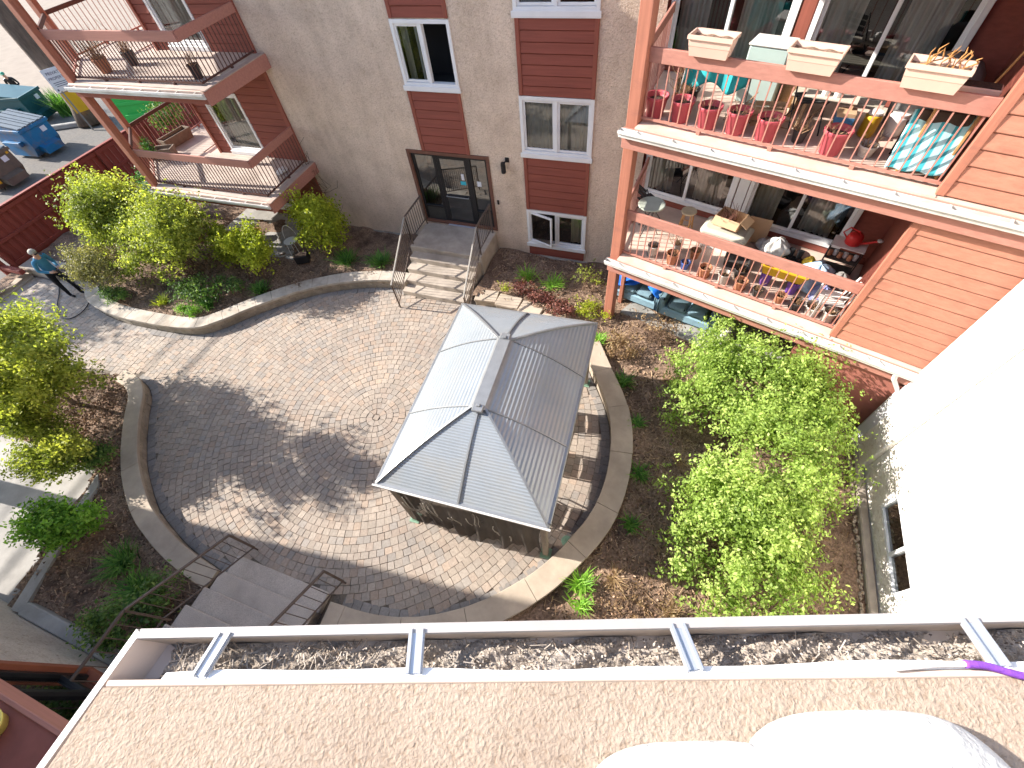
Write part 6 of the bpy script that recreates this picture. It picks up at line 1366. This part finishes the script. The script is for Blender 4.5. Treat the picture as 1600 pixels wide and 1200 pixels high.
# gutter trough: lip, inner wall, floor
b = MB()
P = [(0, -.012), (0, 0), (-.025, .001), (-.028, -.006), (-.030, -.050), (-.034, -.095), (-.126, -.098), (-.126, -.005)]
V = [(x, y, z) for x in (0.012, x1) for y, z in P]; n = len(P); b.cm = 0
V = [((.0 if i < n else 0) + v[0], v[1], v[2]) for i, v in enumerate(V)]
b.add(V[:n] + V[n:], [(1, 2, n + 2, n + 1), (2, 3, n + 3, n + 2)][0:2]); b.add([V[0], V[1], V[n + 1], V[n]], [(0, 1, 2, 3)])
b.add([(0.0, 0, -.012), (x1, 0, -.012), (x1, -.004, -.105), (0, -.004, -.105)], [(0, 1, 2, 3)]); gl_ = b.build('gutter', m_lip, ob)
b = MB(); b.add(V[:n] + V[n:], [(3, 4, n + 4, n + 3), (4, 5, n + 5, n + 4), (5, 6, n + 6, n + 5), (6, 7, n + 7, n + 6)]); b.build('gutter_inside', m_guttdirt, ob)
# left return of the edge
def sp(o, y, z): return (side(y) + o, y, z)
b = MB(); b.add([sp(-.002, 0, 0), sp(.020, -.012, .001), sp(.020, yb, .001), sp(-.002, yb, 0)], [(3, 2, 1, 0)]); b.add([sp(-.002, 0, 0), sp(-.002, yb, 0), sp(-.002, yb, -.2), sp(-.002, 0, -.2)], [(0, 1, 2, 3)]); b.build('side_lip', m_flash, ob)
b = MB(); b.add([sp(.020, -.012, .0), sp(.060, -.03, -.09), sp(.060, yb, -.03), sp(.020, yb, .0)], [(3, 2, 1, 0)]); b.add([sp(.060, -.03, -.09), sp(.105, -.05, -.09), sp(.105, yb, -.0), sp(.060, yb, -.03)], [(3, 2, 1, 0)]); b.build('side_inside', m_edge, ob)
for i, (xa, xb) in enumerate(((.285, .25), (.862, .866), (1.592, 1.615), (2.345, 2.36), (3.1, 3.14), (3.85, 3.9))):
    b = MB(); b.beam((xa, -.014, -.004), (xb, -.122, .000), .046, .008); b.beam((xa + .016, -.014, .003), (xb + .016, -.122, .007), .008, .008); b.beam((xa - .016, -.014, .002), (xb - .016, -.122, .006), .008, .008); b.build('gutter_hanger', M('hanger_alu%d' % i, (.55, .57, .60), .08, 6, .3, metal=.5), ob)
q = random.Random(31)
ph = [q.uniform(0, 6) for _ in range(9)]
def deb(u, v):
    x = .08 + (x1 - .1) * u; return (x, -.036 - .088 * v, -.088 + .012 * math.sin(x * 9 + ph[0]) * math.sin(v * 3 + x * 2) + .010 * math.sin(x * 23 + ph[1] + v * 4) + .006 * math.sin(x * 61 + v * 13) + q.uniform(-.005, .005) + .018 * v)
b = MB(); b.grid(deb, 520, 9); o = b.build('gutter_debris', m_debris, ob)
tag(o, kind='stuff')
V = []; F = []; T = []
for i in range(2600):
    x = .1 + 3.0 * q.random() ** 1.0; v = q.random(); y = -.04 - .08 * v; z = -.072 + .014 * v + q.uniform(0, .012); a = q.uniform(0, 6.28)
    lng = q.random() < (.35 if x < .75 else .06); L, w = (q.uniform(.02, .05), .0012) if lng else (q.uniform(.002, .006), q.uniform(.001, .003))
    dx, dy = math.cos(a) * L / 2, math.sin(a) * L / 2; ex, ey = -math.sin(a) * w, math.cos(a) * w; o_ = len(V); c = q.choice([(.34, .29, .24), (.26, .22, .18), (.44, .39, .34), (.18, .14, .11), (.5, .45, .40)]); h_ = q.uniform(-.004, .004)
    V += [(x - dx - ex, y - dy - ey, z - h_), (x + dx - ex, y + dy - ey, z + h_), (x + dx + ex, y + dy + ey, z + h_ + .002), (x - dx + ex, y - dy + ey, z - h_ + .002)]; F.append((o_, o_ + 1, o_ + 2, o_ + 3)); T += [c] * 4
o = link('gutter_litter', fast_mesh('gutter_litter', np.array(V), np.array(F), m_chip, np.array(T)), ob, (0, 0, 0)); tag(o, kind='stuff')
OBM = Matrix.Translation((-1.24, -.26, 7.1)) @ Matrix.Rotation(math.radians(19.7), 4, 'Z')
def OB(x, y, z): return tuple(OBM @ Vector((x, y, z)))
b = MB(); b.tube(smooth_line([(2.27, -.117, .013), (2.32, -.122, .013), (2.40, -.145, .010), (2.55, -.17, .010), (2.75, -.30, .010)], .01), .009, 8); rp = thing('rope', 'purple braided rope with a white tip lying on the gutter edge at lower right', 'rope', OB(2.3, -.12, 0), math.radians(19.7)); ORG[rp] = (2.3, -.12, 0)
b.v = [(x, y, z) for x, y, z in b.v]; b.build('cord', m_rope, rp, True); b = MB(); b.tube([(2.10, -.124, .012), (2.20, -.117, .013), (2.275, -.117, .013)], .007, 8); b.build('tip', m_white, rp)
t = thing('white_cushions', 'white padded cushions lying on the balcony deck at the bottom edge of the view', 'cushion', OB(1.84, -.42, 0), math.radians(19.7) + .02)
m_cush = M('cushion_fabric', (.60, .60, .58), .10, 9, .95, .8, 16, .02, dirt=(.48, .48, .47), dscale=4)
def pad(cx, cy, rx, ry, h, e=.45):
    def f(u, v):
        a = 2 * PI * u; t_ = PI / 2 * (1 - v); c, s__ = math.cos(a), math.sin(a); pw = lambda q_, k: math.copysign(abs(q_) ** k, q_)
        return (cx + rx * pw(c, .6) * math.sin(t_) ** e, cy + ry * pw(s__, .6) * math.sin(t_) ** e, .004 + h * math.cos(t_) ** .8 + .006 * math.sin(7 * a) * math.sin(t_))
    return f
b = MB(); b.grid(pad(-.27, -.06, .28, .22, .07), 48, 14); b.build('cushion', m_cush, t, True)
b = MB(); b.grid(pad(.12, -.05, .30, .26, .10), 48, 14); b.build('cushion', m_cush, t, True)
# yellow tub on the red canopy at the lower left
t = thing('yellow_tub', 'pale yellow round tub on the red canopy at the bottom left corner', 'tub', (-4.62, -1.86, 3.992))
b = MB(); b.lathe([(.10, 0), (.13, .09), (.145, .10), (.145, .115), (.12, .115), (.11, .03), (0, .03)], (0, 0, 0), 22); b.build('tub', M('plastic_pale_yellow', (.75, .66, .18), .06, 4, .35), t, True)

# overhead service cables across the lane, above the view; their thin shadows cross the paving
for i, (x, lb) in enumerate(((-26.7, 'overhead utility cable above the lane, nearer the fence'), (-27.9, 'overhead utility cable above the lane, farther from the fence'))):
    b = MB(); b.tube([(x + .02 * k, -14 + 2 * k, 9.4 - .9 * (1 - ((k - 9.5) / 9.5) ** 2)) for k in range(20)], .035 - .012 * i, 6); tag(b.build('utility_cable', m_rubber), lb, 'cable')
for (y, lb) in ((-14, 'wooden utility pole at the south end of the lane'), (24, 'wooden utility pole at the far north end of the lane')):
    t = thing('utility_pole', lb, 'pole', (-27.2, y, -.12)); b = MB(); b.tube([(0, 0, 0), (0, 0, 10)], [.16, .12], 10); b.build('pole', m_bark, t); b = MB(); b.cbox(-1.0, 1.0, -.06, .06, 9.42, 9.54, .01); b.build('crossarm', m_bark, t)

m_wick = M('wicker', (.34, .22, .12), .3, 60, .85, .6, 90, .006)
canister(RW(2.05, -1.75, D2), .2, .42, m_wick, 'round wicker hamper by the upper balcony door', 'hamper', 'basket', m_wick)
t = thing('wooden_crate', 'slatted wooden crate on the upper right balcony left of the folding chair', 'crate', RW(1.95, -.95, D2), RWA + .3)
for z in (.03, .12, .21):
    for (a, c) in (((-.22, -.15), (.22, -.15)), ((-.22, .15), (.22, .15)), ((-.22, -.15), (-.22, .15)), ((.22, -.15), (.22, .15))): b = MB(); b.beam((*a, z), (*c, z), .012, .065); b.build('slat', m_card, t)
pot(RW(.55, -.75, D2), .13, .22, m_terra, 'terracotta pot of tall dead stalks behind the second red pot', None, 301, 40, .6)
pot(RW(2.55, -.55, D2), .11, .18, m_potdk, 'small black pot of tangled stems behind the fifth red pot', None, 302, 34, .35)
pot(RW(3.45, -.55, D2), .12, .16, m_potgl, 'shallow pale pot right of the lone red pot', None, 303, 18, .3)
t = thing('shelf_board', 'pale plank shelf with two jars on the upper right balcony', 'shelf', RW(2.7, -1.05, D2), RWA + .05)
b = MB(); b.cbox(-.35, .35, -.12, .12, .44, .465, .004); b.build('plank', M('plank_pale', (.55, .50, .42), .12, 6), t)
for sx in (-.3, .3): b = MB(); b.cbox(sx - .02, sx + .02, -.1, .1, 0, .44, .004); b.build('leg', m_card, t)
for sx in (-.1, .06): b = MB(); b.lathe([(.05, .466), (.055, .48), (.055, .56), (.03, .59), (0, .59)], (sx, 0, 0), 12); b.build('jar', m_bin, t)
q = random.Random(88)
for i, (x, y) in enumerate(((.45, 1.9), (1.2, 1.15), (1.45, 1.7), (.75, 6.35), (-.55, 7.35), (1.25, 4.4), (3.75, 2.9), (3.6, 3.6))):
    tuft((x, y, .25), .26, .30, 46, m_leafdry if i % 2 else m_leafdry, 400 + i, ['straw tuft in the mulch just right of the sunlit lime tuft', 'straw tuft just above the gutter near the lower shrub', 'straw tuft at the left foot of the lower lime shrub', 'straw tuft in front of the blue sofas', 'straw tuft behind the back right gazebo corner', 'straw tuft between the two lime shrubs on their left', 'straw tuft at the white wall below the basement window', 'straw tuft at the white wall beside the basement window'][i], 'straw tufts in the right bed', 'straw_tuft', .006)

# more lower-balcony clutter
sack(RW(3.45, -1.02, D1 + .002), (.16, .13, .12), M('bag_pale_green', (.45, .52, .40), .3, 9, .4, .6, 14, .03), 'pale green plastic bag left of the big blue bag on the lower balcony', 21)
sack(RW(4.15, -1.20, D1 + .002), (.20, .17, .20), m_greycov, 'grey crumpled cloth bundle beside the shelf rack on the lower balcony', 22, 'cloth', 'cloth_bundle')
t = thing('carton', 'flattened cardboard carton leaning behind the white storage bin', 'box', RW(2.38, -1.85, D1 + .002), RWA + .1)
b = MB(); b.box(-.22, .22, -.012, .012, 0, .5, Matrix.Rotation(-.25, 4, 'X')); b.build('panel', m_card, t)
b = MB(); b.box(-.22, .22, -.03, -.016, .05, .52, Matrix.Rotation(-.25, 4, 'X')); b.build('panel', m_card, t)
t = thing('tray_stack', 'stack of black seedling trays on the lower balcony between bin and pots', 'trays', RW(2.35, -.98, D1 + .002), RWA + .25)
for k in range(4): b = MB(); loft(b, [rrect(.22, .14, .02, .0 + .035 * k, 3), rrect(.24, .16, .02, .05 + .035 * k, 3), rrect(.22, .14, .02, .05 + .035 * k, 3), rrect(.21, .13, .02, .012 + .035 * k, 3)]); b.build('tray', m_potdk, t)
pot(RW(1.55, -.75, D1 + .002), .11, .2, m_terra, 'terracotta pot set back behind the small blue pot', None, 311, 22, .3)
pot(RW(1.15, -.78, D1 + .002), .10, .2, m_potgl, 'cream pot of wiry stems set back near the wooden stool', None, 312, 26, .35)
pot(RW(2.95, -1.15, D1 + .002), .12, .22, m_potdk, 'black pot in front of the white plastic bag', None, 313, 16, .3)
